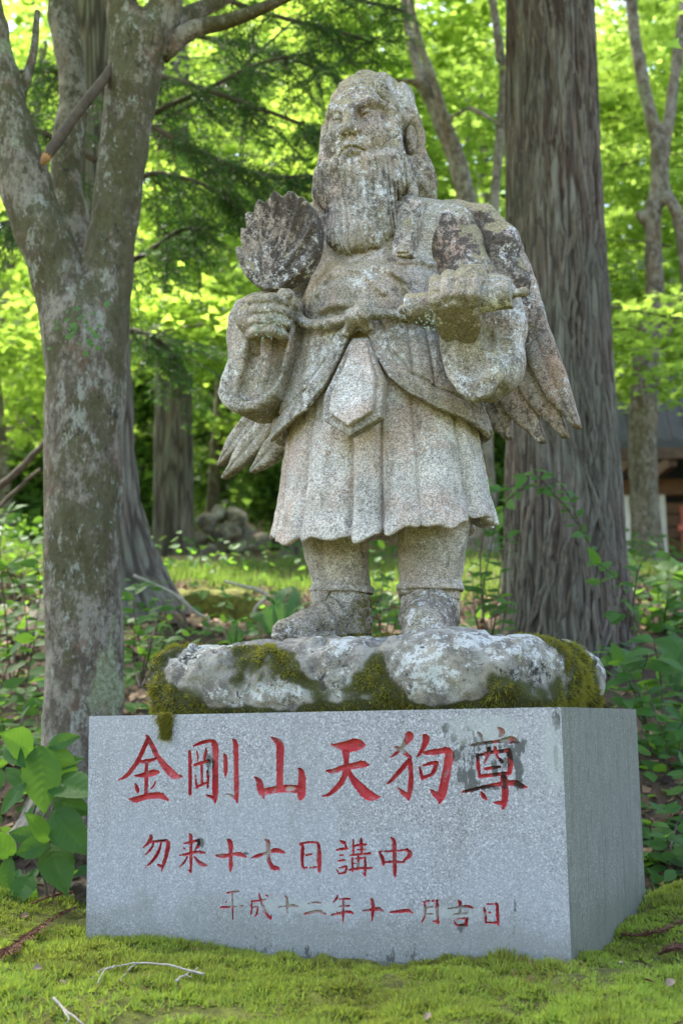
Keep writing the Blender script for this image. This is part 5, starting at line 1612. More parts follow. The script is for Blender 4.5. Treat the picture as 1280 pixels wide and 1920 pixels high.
def cedar_left():
    Y = 6.6
    R = [pw(205, 1300, Y, 190), pw(202, 1200, Y, 150), pw(200, 1120, Y, 112), pw(198, 1040, Y, 86), pw(195, 950, Y, 70), pw(192, 800, Y, 60), pw(188, 600, Y, 56), pw(182, 300, Y, 52), pw(176, 0, Y, 49), pw(170, -300, Y, 46)]
    top = np.array(R[-1]); R += [tuple(top + (0, 0, 2.5, -.02)), tuple(top + (0, 0, 6.0, -.07))]
    fl = lambda th, z: .38 * np.clip(np.cos(3 * th + .3), 0, 1) ** 2 * smooth01(1.9 - z, 0, 1.2)
    o = empty('cedar_tree', (R[0][0], Y, R[0][2])); tag(o, 'dark cedar with flared roots half hidden behind the left maple', 'tree')
    cedar_trunk('trunk', R, M['cedar_bark'], o, 120, 200, .02, 6.0, fl)
    rng = np.random.default_rng(43)
    cedar_crown(o, R[-1][0], Y, 5.0, 10.0, 2.2, 160, rng)
    # boughs reaching to the right with hanging needle sprays
    boughs = [[(190, 260), (300, 205), (400, 160), (480, 120), (590, 95)], [(190, 340), (300, 230), (420, 160), (470, 110), (560, 30)], [(195, 180), (300, 245), (440, 312), (520, 330), (592, 328)],
              [(190, 120), (330, 150), (450, 190), (560, 230), (600, 250)], [(185, 40), (330, 60), (480, 90), (600, 130), (650, 160)], [(185, -60), (360, -20), (520, 30), (640, 60), (700, 80)],
              [(195, 400), (270, 330), (330, 330), (390, 350), (430, 380)], [(190, 520), (280, 470), (340, 430), (380, 430)], [(180, 300), (60, 240), (-40, 230)], [(180, 160), (80, 130), (-30, 150)], [(190, 640), (250, 620), (300, 640), (330, 670)], [(185, 420), (90, 400), (0, 420)],
              [(190, -140), (400, -80), (600, -20), (760, 20)], [(195, 210), (330, 270), (410, 300), (470, 350)]]
    for bi, b in enumerate(boughs):
        Yb = Y - .1 + .5 * math.sin(bi * 2.1)
        Q = spline(np.array([pw(x, y, Yb + .05 * i * math.sin(bi * 1.7), 7 - 1.2 * i) for i, (x, y) in enumerate(b)]), 26)
        v, f = tube(Q[:, :3], np.maximum(Q[:, 3], .003), 6)
        br = build('branch', v, f, M['twig'], o)
        # twigs droop from the bough; needles stand along them
        lines, NP, NN, NA = [], [], [], []
        for k in range(34):
            t = rng.uniform(.22, 1.0); p0 = Q[int(t * 25), :3]
            L = rng.uniform(.22, .50) * (1.15 - .5 * t)
            dr = np.array((rng.normal(.35, .5), rng.normal(0, .6), rng.normal(-.35, .3))); dr /= np.linalg.norm(dr)
            s = np.linspace(0, 1, 7)[:, None]
            tw = p0 + dr * L * s + np.array((0, 0, -.22 * L)) * s ** 2
            lines.append(np.hstack([tw, np.linspace(.0035, .0012, 7)[:, None]]))
            m = 16
            for q in range(m):
                u = (q + .5) / m
                pt = p0 + dr * L * u + np.array((0, 0, -.22 * L)) * u ** 2
                sd = np.cross(dr, (0, 0, 1)); sd /= np.linalg.norm(sd) + 1e-9
                sg = 1 if q % 2 else -1
                ll = .085 * (1.1 - .5 * u) * rng.uniform(.7, 1.2)
                e = dr * .75 + sd * sg * .75 + np.array((0, 0, -.25)); e /= np.linalg.norm(e)
                for w in np.linspace(.1, 1, 6):
                    NP.append(pt + e * ll * w); NN.append(e)
        v, f = join([tube(l[:, :3], l[:, 3], 4, caps=False) for l in lines])
        tag(build('twig', v, f, M['twig'], br), kind='stuff')
        NP = np.array(NP); NN = np.array(NN); n = len(NP)
        d1 = NN + rng.normal(size=(n, 3)) * .55; d1 /= np.linalg.norm(d1, axis=1)[:, None]
        sd = np.cross(d1, rng.normal(size=(n, 3))); sd /= np.linalg.norm(sd, axis=1)[:, None]
        ln = rng.uniform(.026, .045, (n, 1))
        V = np.stack([NP - sd * .0035, NP + sd * .0035, NP + d1 * ln], 1).reshape(-1, 3)
        tint_mesh('needle_spray', V, np.arange(len(V)).reshape(-1, 3), np.repeat(np.clip(.45 + .3 * rng.normal(size=n), 0, 1), 3), M['needle'], br)
cedar_left()
def far_cedar(px, Y, r, ybase, label, tone='cedar_bark_far', lean=0, rings=120):
    R = [pw(px, ybase + 60, Y, r * 1.5), pw(px, ybase - 20, Y, r * 1.16), pw(px + lean * .3, ybase - 250, Y, r), pw(px + lean * .6, ybase - 600, Y, r * .92), pw(px + lean, ybase - 1100, Y, r * .85)]
    top = np.array(R[-1]); R += [tuple(top + (0, 0, 5.0, -.04))]
    o = empty('cedar_tree', (R[0][0], Y, R[0][2])); tag(o, label, 'tree')
    cedar_trunk('trunk', R, M[tone], o, 110, rings, .012, 6.0)
    cedar_crown(o, R[-1][0], Y, R[-1][2] - .5, R[-1][2] + 7, 2.2, 70, np.random.default_rng(int(px)))
    return o
far_cedar(325, 12.0, 36, 1045, 'pale brown cedar trunk beyond the sunlit grass, left of the statue')

# ---- maples further back --------------------------------------------------
def maple_back(label, limbs, Y, h, mat='maple_bark_far'):
    ch = [np.array([pw(x, y, Y + dy, r) for x, y, r, dy in l]) for l in limbs]
    V, F = limbs_mesh(ch, h, .035, .006)
    o = empty('maple_tree', (float(ch[0][0][0]), Y, float(ch[0][0][2]))); tag(o, label, 'tree')
    build('trunk', V, F, M[mat], o)
    return o
MR = maple_back('slender pale maple standing before the building at the right edge',
    [[(1225, 1130, 44, 0), (1216, 1070, 33, 0), (1208, 960, 28, 0), (1204, 850, 27, 0), (1207, 740, 27, 0), (1216, 660, 30, 0), (1228, 610, 32, 0)],
     [(1222, 630, 22, 0), (1228, 540, 18, 0), (1224, 450, 16, 0), (1222, 400, 17, 0), (1236, 340, 17, 0), (1232, 260, 14, 0), (1208, 170, 13, 0), (1190, 70, 12, 0), (1176, -60, 11, 0), (1150, -260, 8, 0)],
     [(1236, 345, 12, 0), (1250, 250, 11, 0), (1264, 150, 11, .1), (1280, 30, 11, .2), (1300, -150, 9, .3)],
     [(1240, 345, 11, 0), (1268, 395, 12, -.1), (1278, 450, 11, -.1), (1290, 560, 10, -.2)],
     [(1230, 620, 24, 0), (1262, 580, 20, -.1), (1300, 540, 18, -.2), (1360, 460, 14, -.3)],
     [(1222, 405, 12, 0), (1205, 412, 9, 0), (1196, 400, 6, 0)]], 9.5, .020)
MM = maple_back('maple with two crossing limbs rising behind the head of the statue',
    [[(900, 1080, 40, 0), (898, 900, 30, 0), (895, 700, 26, 0), (888, 520, 22, 0), (876, 380, 19, 0), (856, 300, 18, 0), (830, 235, 17, 0), (800, 170, 14, 0), (778, 110, 11, .1), (762, 40, 9, .2), (752, -60, 8, .3)],
     [(850, 285, 12, 0), (836, 220, 10, -.1), (812, 150, 8.5, -.1), (790, 90, 8, -.1), (772, 20, 7, -.1), (765, -60, 6, -.1)],
     [(800, 165, 8, 0), (770, 152, 6, 0), (740, 150, 4.5, 0), (690, 140, 3.5, 0)],
     [(836, 225, 6, -.1), (880, 200, 5, -.2), (920, 222, 4.5, -.3), (960, 250, 4, -.3)],
     [(895, 700, 12, 0), (925, 400, 11, .3), (945, 150, 10, .4), (932, 60, 9, .4), (920, -20, 8, .4), (905, -160, 6, .4)]], 9.0, .019)
def more_maple(label, px, ybase, Y, r, lean, seed):
    limbs = [[(px, ybase + 60, r * 1.4, 0), (px + lean * .2, ybase - 120, r, 0), (px + lean * .5, ybase - 320, r * .9, 0), (px + lean, ybase - 600, r * .7, 0), (px + lean * 1.6, ybase - 900, r * .5, 0)],
             [(px + lean * .5, ybase - 320, r * .8, 0), (px - lean * .4, ybase - 560, r * .55, .3), (px - lean * 1.2, ybase - 860, r * .4, .5)]]
    return maple_back(label, limbs, Y, .03)
M3 = more_maple('thin maple among the leaves at the left edge', 12, 980, 10.5, 17, -60, 1)
M4 = more_maple('slim maple trunk in the shade behind the left hand of the statue', 395, 960, 14.0, 11, 50, 2)
M5 = more_maple('maple far back on the slope, seen between cedar and statue', 930, 1000, 15.0, 13, -40, 3)

def leafy_crown(tree, seed, boxes, Ylo, Yhi, per=52, rad=.42, size=(.05, .075), mat='maple_leaf', shape=None, tint0=.5, mask=None):
    """boxes: (px0, py0, px1, py1, sprays) windows through which the crown is seen; depth spread over Ylo..Yhi"""
    rng = np.random.default_rng(seed); shape = STAR3 if shape is None else shape
    cs = []
    for x0, y0, x1, y1, n in boxes:
        for _ in range(n):
            Yc = rng.uniform(Ylo, Yhi)
            cs.append(at(rng.uniform(x0, x1), rng.uniform(y0, y1), Yc))
    c = np.array(cs)
    P, N = sprays(c, rad * rng.uniform(.6, 1.3, len(c)), per, rng)
    sh = np.repeat(np.clip(tint0 + .25 * rng.normal(size=len(c)), 0, 1), per)
    v, f = leaf_cloud(P, N, rng.uniform(*size, len(P)), shape, rng)
    foliage('crown', [(v, f, np.clip(sh + .15 * rng.normal(size=len(P)), 0, 1), len(shape[0]))], M[mat], tree)
    # fine twigs linking some of the sprays
    ln = []
    for k in range(0, len(c) - 1, 5):
        a = c[k]; b = a + np.array((rng.normal(0, .6), rng.normal(0, .4), rng.normal(-.05, .18)))
        m = (a + b) / 2 + np.array((0, 0, .06))
        ln.append([(*a, .008), (*m, .006), (*b, .003)])
    if ln:
        v, f = twigs_mesh(ln, 4)
        tag(build('twig', v, f, M['twig'], tree), kind='stuff')
leafy_crown(MR, 51, [(1100, -80, 1330, 640, 190), (1120, 560, 1330, 740, 26), (1340, -100, 2000, 640, 100)], 9.9, 12.0)
leafy_crown(MM, 52, [(560, -90, 960, 420, 250), (280, 300, 620, 480, 40)], 9.4, 12.0)
leafy_crown(M3, 53, [(-60, 480, 110, 900, 70), (-900, -100, -80, 900, 110)], 9.6, 12.5)
leafy_crown(M4, 57, [(245, 545, 420, 610, 16), (430, 500, 560, 640, 12), (60, 560, 130, 640, 8)], 8.6, 9.8)
leafy_crown(MR, 58, [(1130, 560, 1300, 720, 16)], 8.2, 9.2)
leafy_crown(M4, 54, [(240, 520, 520, 700, 46), (270, 360, 620, 560, 60), (430, 560, 640, 860, 34)], 10.5, 13.5)
leafy_crown(M5, 55, [(880, 560, 1000, 1000, 26), (1120, 380, 1320, 760, 40), (280, -80, 700, 480, 210), (-60, 300, 260, 800, 60)], 12.5, 15.5, size=(.06, .09))

def wood_behind():
    """the far wood: one mass of leaves over the slope"""
    rng = np.random.default_rng(61)
    n = 2700
    x = rng.uniform(-24, 24, n); y = rng.uniform(17, 34, n)
    z = G(x, y) + rng.random(n) ** .8 * 9.0
    keep = np.abs(x) < .62 * y + 3
    c = np.stack([x, y, z], -1)[keep]
    P, N = sprays(c, 1.05, 42, rng, .3, .6)
    v, f = leaf_cloud(P, N, rng.uniform(.15, .25, len(P)), STAR3, rng)
    t = np.clip(.45 + .5 * noise(P, .35) + .2 * rng.normal(size=len(P)), 0, 1)
    o = foliage('far_wood', [(v, f, t, len(STAR3[0]))], M['maple_leaf_far'])
    tag(o, 'sunlit leafy wood covering the slope behind everything', 'wood', kind='stuff')
wood_behind()
M6 = more_maple('leaning maple at the upper left behind the conifer boughs', -60, 980, 11.5, 16, 90, 4)
leafy_crown(M6, 56, [(-120, -150, 420, 330, 150)], 10.6, 12.8)  # crown added to shade the terrace; its leaves also fill the upper left
def evergreen(label, px, y0, y1, Y, w, seed, n=60):  # dark leaf masses added to stand in for deep background shade
    rng = np.random.default_rng(seed)
    a, b = at(px, y1, Y), at(px, y0, Y)
    o = empty('shade_sapling', tuple(a)); tag(o, label, 'tree')
    v, f = tube(np.array([a - (0, 0, .3), (a + b) / 2, b]), [.06, .04, .01], 8); build('trunk', v, f, M['twig'], o)
    t = rng.random(n); R = w * Y / FPX * (1.05 - .75 * t) * np.sqrt(rng.random(n)); th = rng.uniform(0, 6.28, n)
    c = a + (b - a) * t[:, None] + np.stack([R * np.cos(th), R * np.sin(th), 0 * R], -1)
    P, N = sprays(c, .38, 46, rng, .3, .6)
    v, f = leaf_cloud(P, N, rng.uniform(.06, .11, len(P)), STAR3, rng)
    foliage('crown', [(v, f, np.clip(.4 + .3 * rng.normal(size=len(P)), 0, 1), len(STAR3[0]))], M['shade_leaf'], o)
for _l, _a in [('dark evergreen sapling added for deep shade between pale cedar and rocks', (415, 640, 960, 15.0, 75, 1)), ('dark evergreen sapling added for deep shade close left of the stone skirt', (515, 700, 980, 14.0, 70, 2)), ('dark evergreen sapling added for deep shade left of the pale cedar', (262, 640, 1000, 13.5, 55, 3)),
               ('dark evergreen sapling added for deep shade at the left edge behind the bushes', (30, 860, 1080, 11.0, 90, 4)), ('dark evergreen sapling added for deep shade between skirt and big cedar', (925, 760, 1060, 10.5, 60, 5))]:
    evergreen(_l, *_a)
for _i, (_x, _Y, _r, _yb) in enumerate([(60, 20, 15, 940), (255, 17, 16, 980), (430, 19, 14, 960), (500, 22, 12, 950), (545, 17, 17, 1000), (905, 20, 14, 990)]):
    far_cedar(_x, float(_Y), _r, _yb, ['dark cedar trunk deep in the wood at the far left', 'dark cedar trunk just left of the pale brown cedar', 'thin cedar trunk above the heap of rocks',
        'thinnest cedar trunk in the shade left of the skirt', 'cedar trunk in the shade close beside the stone skirt', 'cedar trunk in the wood between statue and big cedar'][_i], rings=60)
# ---------------------------------------------------------------- building at the right edge
def building():
    Y = 16.5
    g = float(at(1240, 1062, Y)[2])
    x0 = float(at(1128, 900, Y)[0]); x1 = x0 + 7.0
    o = empty('shrine_hall', (x0 + 2, Y, g)); tag(o, 'low wooden shrine hall with dark metal roof behind the trees on the right', 'building')
    zE = float(at(1240, 866, Y)[2]); zR = zE + 3.2
    def bx(name, a, b, mat, parent=o):
        (ax, ay, az), (bx_, by, bz) = a, b
        V = np.array([(ax, ay, az), (bx_, ay, az), (bx_, by, az), (ax, by, az), (ax, ay, bz), (bx_, ay, bz), (bx_, by, bz), (ax, by, bz)])
        F = np.array([(0, 3, 2, 1), (4, 5, 6, 7), (0, 1, 5, 4), (1, 2, 6, 5), (2, 3, 7, 6), (3, 0, 4, 7)])
        return build(name, V, F, M[mat], parent, False)
    # roof: a pitched slab with standing ribs
    t = .09
    V = np.array([(x0, Y - .9, zE), (x1, Y - .9, zE), (x1, Y + .85, zR), (x0, Y + .85, zR), (x0, Y - .9, zE + t), (x1, Y - .9, zE + t), (x1, Y + .85, zR + t), (x0, Y + .85, zR + t),
                  (x0, Y + 3.2, zE), (x1, Y + 3.2, zE), (x1, Y + 3.2, zE + t), (x0, Y + 3.2, zE + t)])
    F = np.array([(0, 3, 2, 1), (4, 5, 6, 7), (0, 1, 5, 4), (1, 2, 6, 5), (3, 0, 4, 7), (3, 8, 9, 2), (7, 6, 10, 11), (8, 11, 10, 9), (2, 9, 10, 6), (8, 3, 7, 11)])
    roof = build('roof', V, F, M['roof_metal'], o, False)
    k = 0
    x = x0 + .04
    while x < x1 - .05 and k < 40:
        a = np.array((x, Y - .91, zE + t + .003)); b = np.array((x, Y + .85, zR + t + .003)); w, h = .018, .03
        V = np.array([a + (-w, 0, 0), a + (w, 0, 0), b + (w, 0, 0), b + (-w, 0, 0), a + (-w, 0, h), a + (w, 0, h), b + (w, 0, h), b + (-w, 0, h)])
        build('roof_rib', V, np.array([(4, 5, 6, 7), (0, 1, 5, 4), (1, 2, 6, 5), (3, 0, 4, 7)]), M['roof_metal'], roof, False)
        x += .17; k += 1
    bx('eaves_board', (x0 + .02, Y - .93, zE - .14), (x1, Y - .88, zE - .003), 'dark_wood')
    for i in range(9): bx('rafter', (x0 + .15 + .5 * i, Y - .86, zE - .22), (x0 + .24 + .5 * i, Y + .1, zE - .08), 'dark_wood')
    bx('beam', (x0 + .1, Y, zE - .42), (x1, Y + .16, zE - .22), 'brown_wood')
    bx('wall', (x0 + .1, Y + .9, g - .3), (x1, Y + 1.0, zE), 'interior_shade')  # near-black sheet painted as the shade inside the hall
    bx('floor', (x0 + .1, Y - .2, g - .3), (x1, Y + .9, g + .12), 'dark_wood')
    for px0, px1, mat in ((1166, 1182, 'plaster'), (1230, 1248, 'plaster'), (1330, 1344, 'brown_wood')):
        a, b = float(at(px0, 950, Y)[0]), float(at(px1, 950, Y)[0])
        bx('post', (a, Y + .02, g - .2), (b, Y + .15, zE - .42), mat)
    for i in range(5): bx('plank', (float(at(1250, 950, Y)[0]) , Y + .30, zE - .62 - .16 * i), (x1, Y + .34, zE - .48 - .16 * i), 'brown_wood')
    bx('rail', (float(at(1272, 950, Y)[0]), Y - .12, g + .1), (float(at(1279, 950, Y)[0]), Y - .05, g + .75), 'red_paint_rail')
    bx('rail', (float(at(1262, 950, Y)[0]), Y - .20, g + .42), (x1, Y - .14, g + .50), 'red_paint_rail')
building()

# ---------------------------------------------------------------- mossy ledge, rocks, roots
def ledge():
    Y = 6.85
    a, b = at(315, 1125, Y), at(478, 1130, Y)
    c = (a + b) / 2
    def fn(p):
        q = rbox(p, c + (0, .25, -.10), ((b[0] - a[0]) / 2, .34, .16), .07)
        return q + .025 * noise(p, 5) + .012 * noise(p, 14) + .005 * noise(p, 40)
    V, F = sdf_mesh(fn, c - (.5, .3, .4), c + (.5, .8, .25), .012)
    me = mesh_from('mossy_ledge', V, F); colour_attr(me, np.full(len(V), .75), 'mossy')
    o = obj('mossy_ledge', me, M['forest_floor']); tag(o, 'dark mossy stone ledge below the sunlit grass, behind the fern', 'ledge')
ledge()
def boulders():
    r = np.random.default_rng(71)
    base = None
    for i, (px, py, s) in enumerate([(372, 1012, 24), (388, 985, 22), (410, 966, 24), (438, 972, 26), (402, 1008, 26), (430, 1002, 24), (462, 1000, 26), (484, 1018, 22), (418, 1030, 24), (452, 1028, 26), (392, 1034, 22), (364, 1036, 18)]):
        Y = 12.6 + r.uniform(-.2, .2); c = at(px, py, Y); R = s * Y / FPX
        sd = float(r.uniform(0, 50)); ax = r.uniform(.75, 1.2, 3)
        pl = r.normal(size=(9, 3)); pl /= np.linalg.norm(pl, axis=1)[:, None]; pd = r.uniform(.5, .8, 9) * R
        def fn(p):
            q = p - np.float32(c)
            d = ell(q, (0, 0, 0), tuple(ax * R))
            for n_, k_ in zip(pl, pd): d = smax(d, q @ np.float32(n_) - k_, .012)
            return d + .05 * R * noise(p, 9.0, sd) + .04 * R * noise(p, 24.0, sd)
        V, F = sdf_mesh(fn, c - 1.7 * R, c + 1.7 * R, R / 9)
        o = build('boulder', V, F, M['wall_rock']); tag(o, ['grey rock at the left flank of the heap, against the pale cedar', 'grey rock high on the left of the heap beside the pale cedar', 'topmost angular grey rock of the heap', 'rock on the right shoulder of the heap, just below its top',
            'rock in the middle of the heap, left of its centre', 'rock at the very centre of the heap', 'rock on the right flank of the heap', 'outermost rock at the right end of the heap', 'rock at the foot of the heap, in its middle',
            'rock at the foot of the heap, towards the right', 'rock at the foot of the heap, towards the left', 'smallest rock at the left foot of the heap'][i], 'rock', 'rocks in the heap')
boulders()
def root(pts, Y, label, mat='dry_twig'):
    Q = spline(np.array([pw(x, y, Y, r) for x, y, r in pts]), 24)
    Q[:, :3] += .006 * np.stack([noise(Q[:, :3], 20, k * 3.3) for k in range(3)], -1)
    V, F = tube(Q[:, :3], Q[:, 3], 7)
    o = build('root', V, F, M[mat]); tag(o, label, 'root')
root([(250, 1080, 3), (320, 1110, 3.5), (370, 1150, 3), (392, 1160, 2.5), (385, 1185, 2.5)], 6.2, 'bent bare root crossing the slope under the mossy ledge')
root([(420, 1090, 2.5), (480, 1105, 3.5), (500, 1118, 3.5), (480, 1140, 3), (470, 1160, 2)], 6.4, 'pale hooked root beside the fern')
root([(-20, 930, 6), (25, 890, 7), (70, 845, 6), (100, 800, 4)], 6.9, 'grey bent branch beside the maple trunk on the left', 'twig')
root([(-20, 970, 4), (30, 920, 4), (75, 880, 3.5)], 6.9, 'thin forked branch under the bent one at the left', 'twig')
root([(330, 1140, 3), (350, 1170, 3), (340, 1200, 3)], 6.0, 'short root stub on the brown slope', 'twig')

# ---------------------------------------------------------------- leafy plants
def blade_mesh(name, w, tint, fold=.18, droop=.22, lobed=False):
    """one leaf, unit length along +Y, folded along the midrib"""
    n = 7
    t = np.linspace(0, 1, n); ww = w * np.sin(np.pi * np.clip(t, 0, 1) ** .8) ** .85
    ww[0] = .012; ww[-1] = .0
    z = -droop * t ** 2
    L = np.stack([-ww, t, z + fold * ww], -1); C = np.stack([0 * t, t, z], -1); R = np.stack([ww, t, z + fold * ww], -1)
    V = np.concatenate([L, C, R])
    i = np.arange(n - 1)
    F = np.vstack([np.stack([i, n + i, n + i + 1, i + 1], -1), np.stack([n + i, 2 * n + i, 2 * n + i + 1, n + i + 1], -1)])
    me = mesh_from(name, V, F, True)
    colour_attr(me, np.full(len(V), tint)); me.materials.append(M['shrub_leaf'])
    return me
LEAVES = {w: [blade_mesh('leaf', w, t, d1, d2) for t, d1, d2 in ((.1, .2, .15), (.35, .1, .3), (.6, .25, .2), (.95, .15, .35))] for w in (.17, .24, .34)}
LEAF_OBJ = [0]
def put_leaf(parent, p, d, up, L, w, k):
    d = np.asarray(d, float); d /= np.linalg.norm(d)
    x = np.cross(d, up); x /= np.linalg.norm(x) + 1e-9; z = np.cross(x, d)
    o = bpy.data.objects.new('leaf', LEAVES[min(LEAVES, key=lambda q: abs(q - w))][k]); col.objects.link(o)
    o.parent = parent
    wl = _world_loc(parent)
    q = np.asarray(p) - np.array(wl)
    o.matrix_basis = Matrix(((x[0] * L, d[0] * L, z[0] * L, q[0]), (x[1] * L, d[1] * L, z[1] * L, q[1]), (x[2] * L, d[2] * L, z[2] * L, q[2]), (0, 0, 0, 1)))
    return o
def shrub(name, label, cat, base, stems, rng, leaf=.06, width=.30, every=.045, bright=.5, start=.25, face=(-.1, -.55, .8), group=None, jit=.35):
    """stems: lists of world points; leaves set alternately along each"""
    o = empty(name, tuple(float(v) for v in base)); tag(o, label, cat, group)
    for st in stems:
        P = spline(np.array(st, float), 24)
        v, f = tube(P, np.linspace(.0045, .0016, 24), 5)
        build('stem', v, f, M['twig'], o)
        s = np.concatenate([[0], np.cumsum(np.linalg.norm(np.diff(P, axis=0), axis=1))]); T = np.gradient(P, axis=0); T /= np.linalg.norm(T, axis=1)[:, None]
        q = s[-1] * start; sg = 1
        while q <= s[-1] + 1e-6:
            i = int(np.clip(np.searchsorted(s, q), 0, 23))
            side = np.cross(T[i], (0, -.3, 1)); side /= np.linalg.norm(side) + 1e-9
            last = q + every > s[-1]
            for sgn in ((sg,) if not last else (1, -1, 0)):
                d = T[i] * (.55 if sgn else 1.0) + side * sgn * 1.0 + rng.normal(0, jit, 3) * .6 + np.array((0, -.1, -.05))
                up = np.array(face) + rng.normal(0, jit, 3)
                k = int(np.clip(round(3 * (bright + .3 * rng.normal())), 0, 3))
                put_leaf(o, P[i], d, up, leaf * rng.uniform(.7, 1.2), width, k)
            sg = -sg; q += every * rng.uniform(.7, 1.3)
    return o
R6 = np.random.default_rng(81)
def px_stems(Y, lines, dy=.15):
    return [[at(x, y, Y + dy * math.sin(i * 1.3 + 3 * k)) for k, (x, y) in enumerate(l)] for i, l in enumerate(lines)]
# big leaves in the left foreground
def veined_leaf(name, w, tint):
    """ovate pointed leaf with a channelled midrib, quilted between its side veins"""
    n, m = 30, 15
    t = np.linspace(0, 1, n)[:, None]; u = np.linspace(-1, 1, m)[None]
    ww = w * np.sin(np.pi * t ** .82) ** .8 * (1 - .25 * smooth01(t, .7, 1)) * (1 + .035 * np.sin(t * 60)); ww[0] = .012; ww[-1] = .0
    ph = (t - .34 * np.abs(u) * w * 2) * 9
    vein = np.exp(-((ph - np.round(ph)) / .10) ** 2) * (np.abs(u) < .95); mid = np.exp(-(u / .07) ** 2)
    z = -.20 * t ** 2 + .16 * np.abs(u) * ww + .014 * np.cos(2 * np.pi * ph) * (1 - np.abs(u)) * -1 + .012 * np.sin(7 * t + 3 * u)
    V = np.stack([ww * u, t + 0 * u, z], -1).reshape(-1, 3)
    i = np.arange(n - 1)[:, None] * m; j = np.arange(m - 1)[None]
    me = mesh_from(name, V, np.stack([i + j, i + j + 1, i + m + j + 1, i + m + j], -1).reshape(-1, 4), True)
    colour_attr(me, np.clip(tint + .5 * np.maximum(vein * .6, mid) + .1 * noise(V, 9.0).reshape(n, m), 0, 1).ravel()); me.materials.append(M['shrub_leaf'])
    return me
def near_shrub():
    Y = 3.25
    o = empty('broadleaf_shrub', tuple(at(70, 1720, Y))); tag(o, 'shrub with large drooping green leaves in the left foreground beside the plinth', 'shrub')
    for l in ([(95, 1720), (80, 1640), (50, 1580), (75, 1480), (78, 1400)], [(95, 1700), (110, 1620), (92, 1580), (100, 1500), (85, 1400)], [(60, 1720), (30, 1650), (-10, 1590)], [(-20, 1605), (40, 1600), (90, 1580)]):
        P = spline(np.array([at(x, y, Y + .05 * i) for i, (x, y) in enumerate(l)]), 20); v, f = tube(P, np.linspace(.004, .002, 20), 6)
        build('stem', v, f, M['twig'], o)
    data = [(76, 1398, 80, 1512, .34, 3), (88, 1400, 138, 1475, .2, 1), (95, 1465, 165, 1475, .3, 0), (90, 1578, 20, 1560, .30, 1), (92, 1580, 30, 1600, .3, 0), (92, 1578, 60, 1530, .3, 1), (95, 1580, 165, 1548, .3, 1), (92, 1582, 120, 1660, .34, 1),
            (30, 1600, -30, 1570, .3, 1), (20, 1605, 5, 1680, .34, 1), (60, 1640, 25, 1690, .3, 0), (50, 1470, -5, 1520, .34, 0), (45, 1475, 10, 1440, .3, 1), (60, 1410, 20, 1380, .3, 2), (90, 1400, 140, 1380, .3, 1), (100, 1500, 160, 1520, .3, 0), (100, 1520, 150, 1590, .3, 0), (30, 1650, 70, 1700, .3, 0), (10, 1400, 40, 1430, .3, 2), (0, 1440, -30, 1490, .34, 1), (110, 1440, 150, 1420, .2, 1)]
    big = [veined_leaf('leaf', w_, t_) for w_, t_ in ((.26, .15), (.30, .4), (.24, .25), (.30, .95))]
    for i, (x0, y0, x1, y1, w, k) in enumerate(data):
        a = at(x0, y0, Y + .03 * math.sin(i)); b = at(x1, y1, Y - .04 + .06 * math.sin(i * 2.3))
        q = put_leaf(o, a, b - a, np.array((R6.normal(-.1, .35), -1.0, R6.uniform(.1, .9))), float(np.linalg.norm(b - a)) * 1.08, w, k)
        q.data = big[3] if k == 3 else big[i % 3]
near_shrub()
shrub('leafy_bush', 'low bush with pointed leaves between maple trunk and left picture edge', 'bush', at(20, 1480, 4.7), px_stems(4.7, [[(20, 1480), (10, 1380), (-10, 1290)], [(20, 1480), (40, 1370), (50, 1280), (65, 1200)], [(25, 1480), (60, 1400), (75, 1330)], [(10, 1480), (-5, 1330), (20, 1230)], [(30, 1480), (50, 1420), (80, 1380)]]), R6, .085, .24, .05, .45)
shrub('leafy_bush', 'bush of small bright leaves above the low bush at the left edge', 'bush', at(30, 1260, 5.6), px_stems(5.6, [[(20, 1280), (10, 1150), (0, 1020), (20, 950)], [(30, 1280), (50, 1180), (40, 1080), (60, 1010)], [(30, 1270), (60, 1200), (75, 1120), (70, 1060)], [(10, 1280), (-10, 1180), (-20, 1080)], [(25, 1280), (30, 1120), (10, 1060)]]), R6, .075, .24, .05, .6)
shrub('leafy_bush', 'small leafy bush growing at the foot of the dark flared cedar', 'bush', at(265, 1290, 5.0), px_stems(5.0, [[(265, 1290), (260, 1200), (250, 1130), (262, 1095)], [(265, 1290), (285, 1200), (300, 1140)], [(262, 1290), (275, 1220), (290, 1180)], [(262, 1290), (250, 1240), (252, 1180)], [(265, 1290), (295, 1230), (312, 1200)]]), R6, .065, .24, .045, .45)
shrub('leafy_bush', 'bush with broad leaves overlapping the right rear corner of the plinth', 'bush', at(1250, 1560, 4.4), px_stems(4.4, [[(1240, 1560), (1220, 1400), (1190, 1280), (1150, 1225)], [(1250, 1560), (1250, 1400), (1240, 1290), (1225, 1200)], [(1255, 1560), (1270, 1420), (1290, 1300)], [(1240, 1500), (1215, 1380), (1170, 1310), (1130, 1290)], [(1250, 1540), (1240, 1450), (1280, 1350)], [(1235, 1480), (1200, 1330), (1165, 1250)], [(1250, 1480), (1235, 1360), (1205, 1270), (1215, 1230)]]), R6, .095, .24, .048, .5)
shrub('leafy_bush', 'bush of sunlit yellow green leaves under the building at right', 'bush', at(1240, 1230, 6.0), px_stems(6.0, [[(1230, 1230), (1220, 1130), (1200, 1080)], [(1240, 1230), (1250, 1120), (1262, 1060)], [(1245, 1230), (1270, 1130), (1290, 1070)], [(1250, 1230), (1280, 1180), (1310, 1140)], [(1225, 1230), (1195, 1160), (1165, 1130)], [(1235, 1230), (1235, 1150), (1232, 1090)], [(1240, 1200), (1255, 1160), (1290, 1120)]]), R6, .085, .34, .045, .9)  # leaves weighted to the brightest tint, painting sunlight into their colour
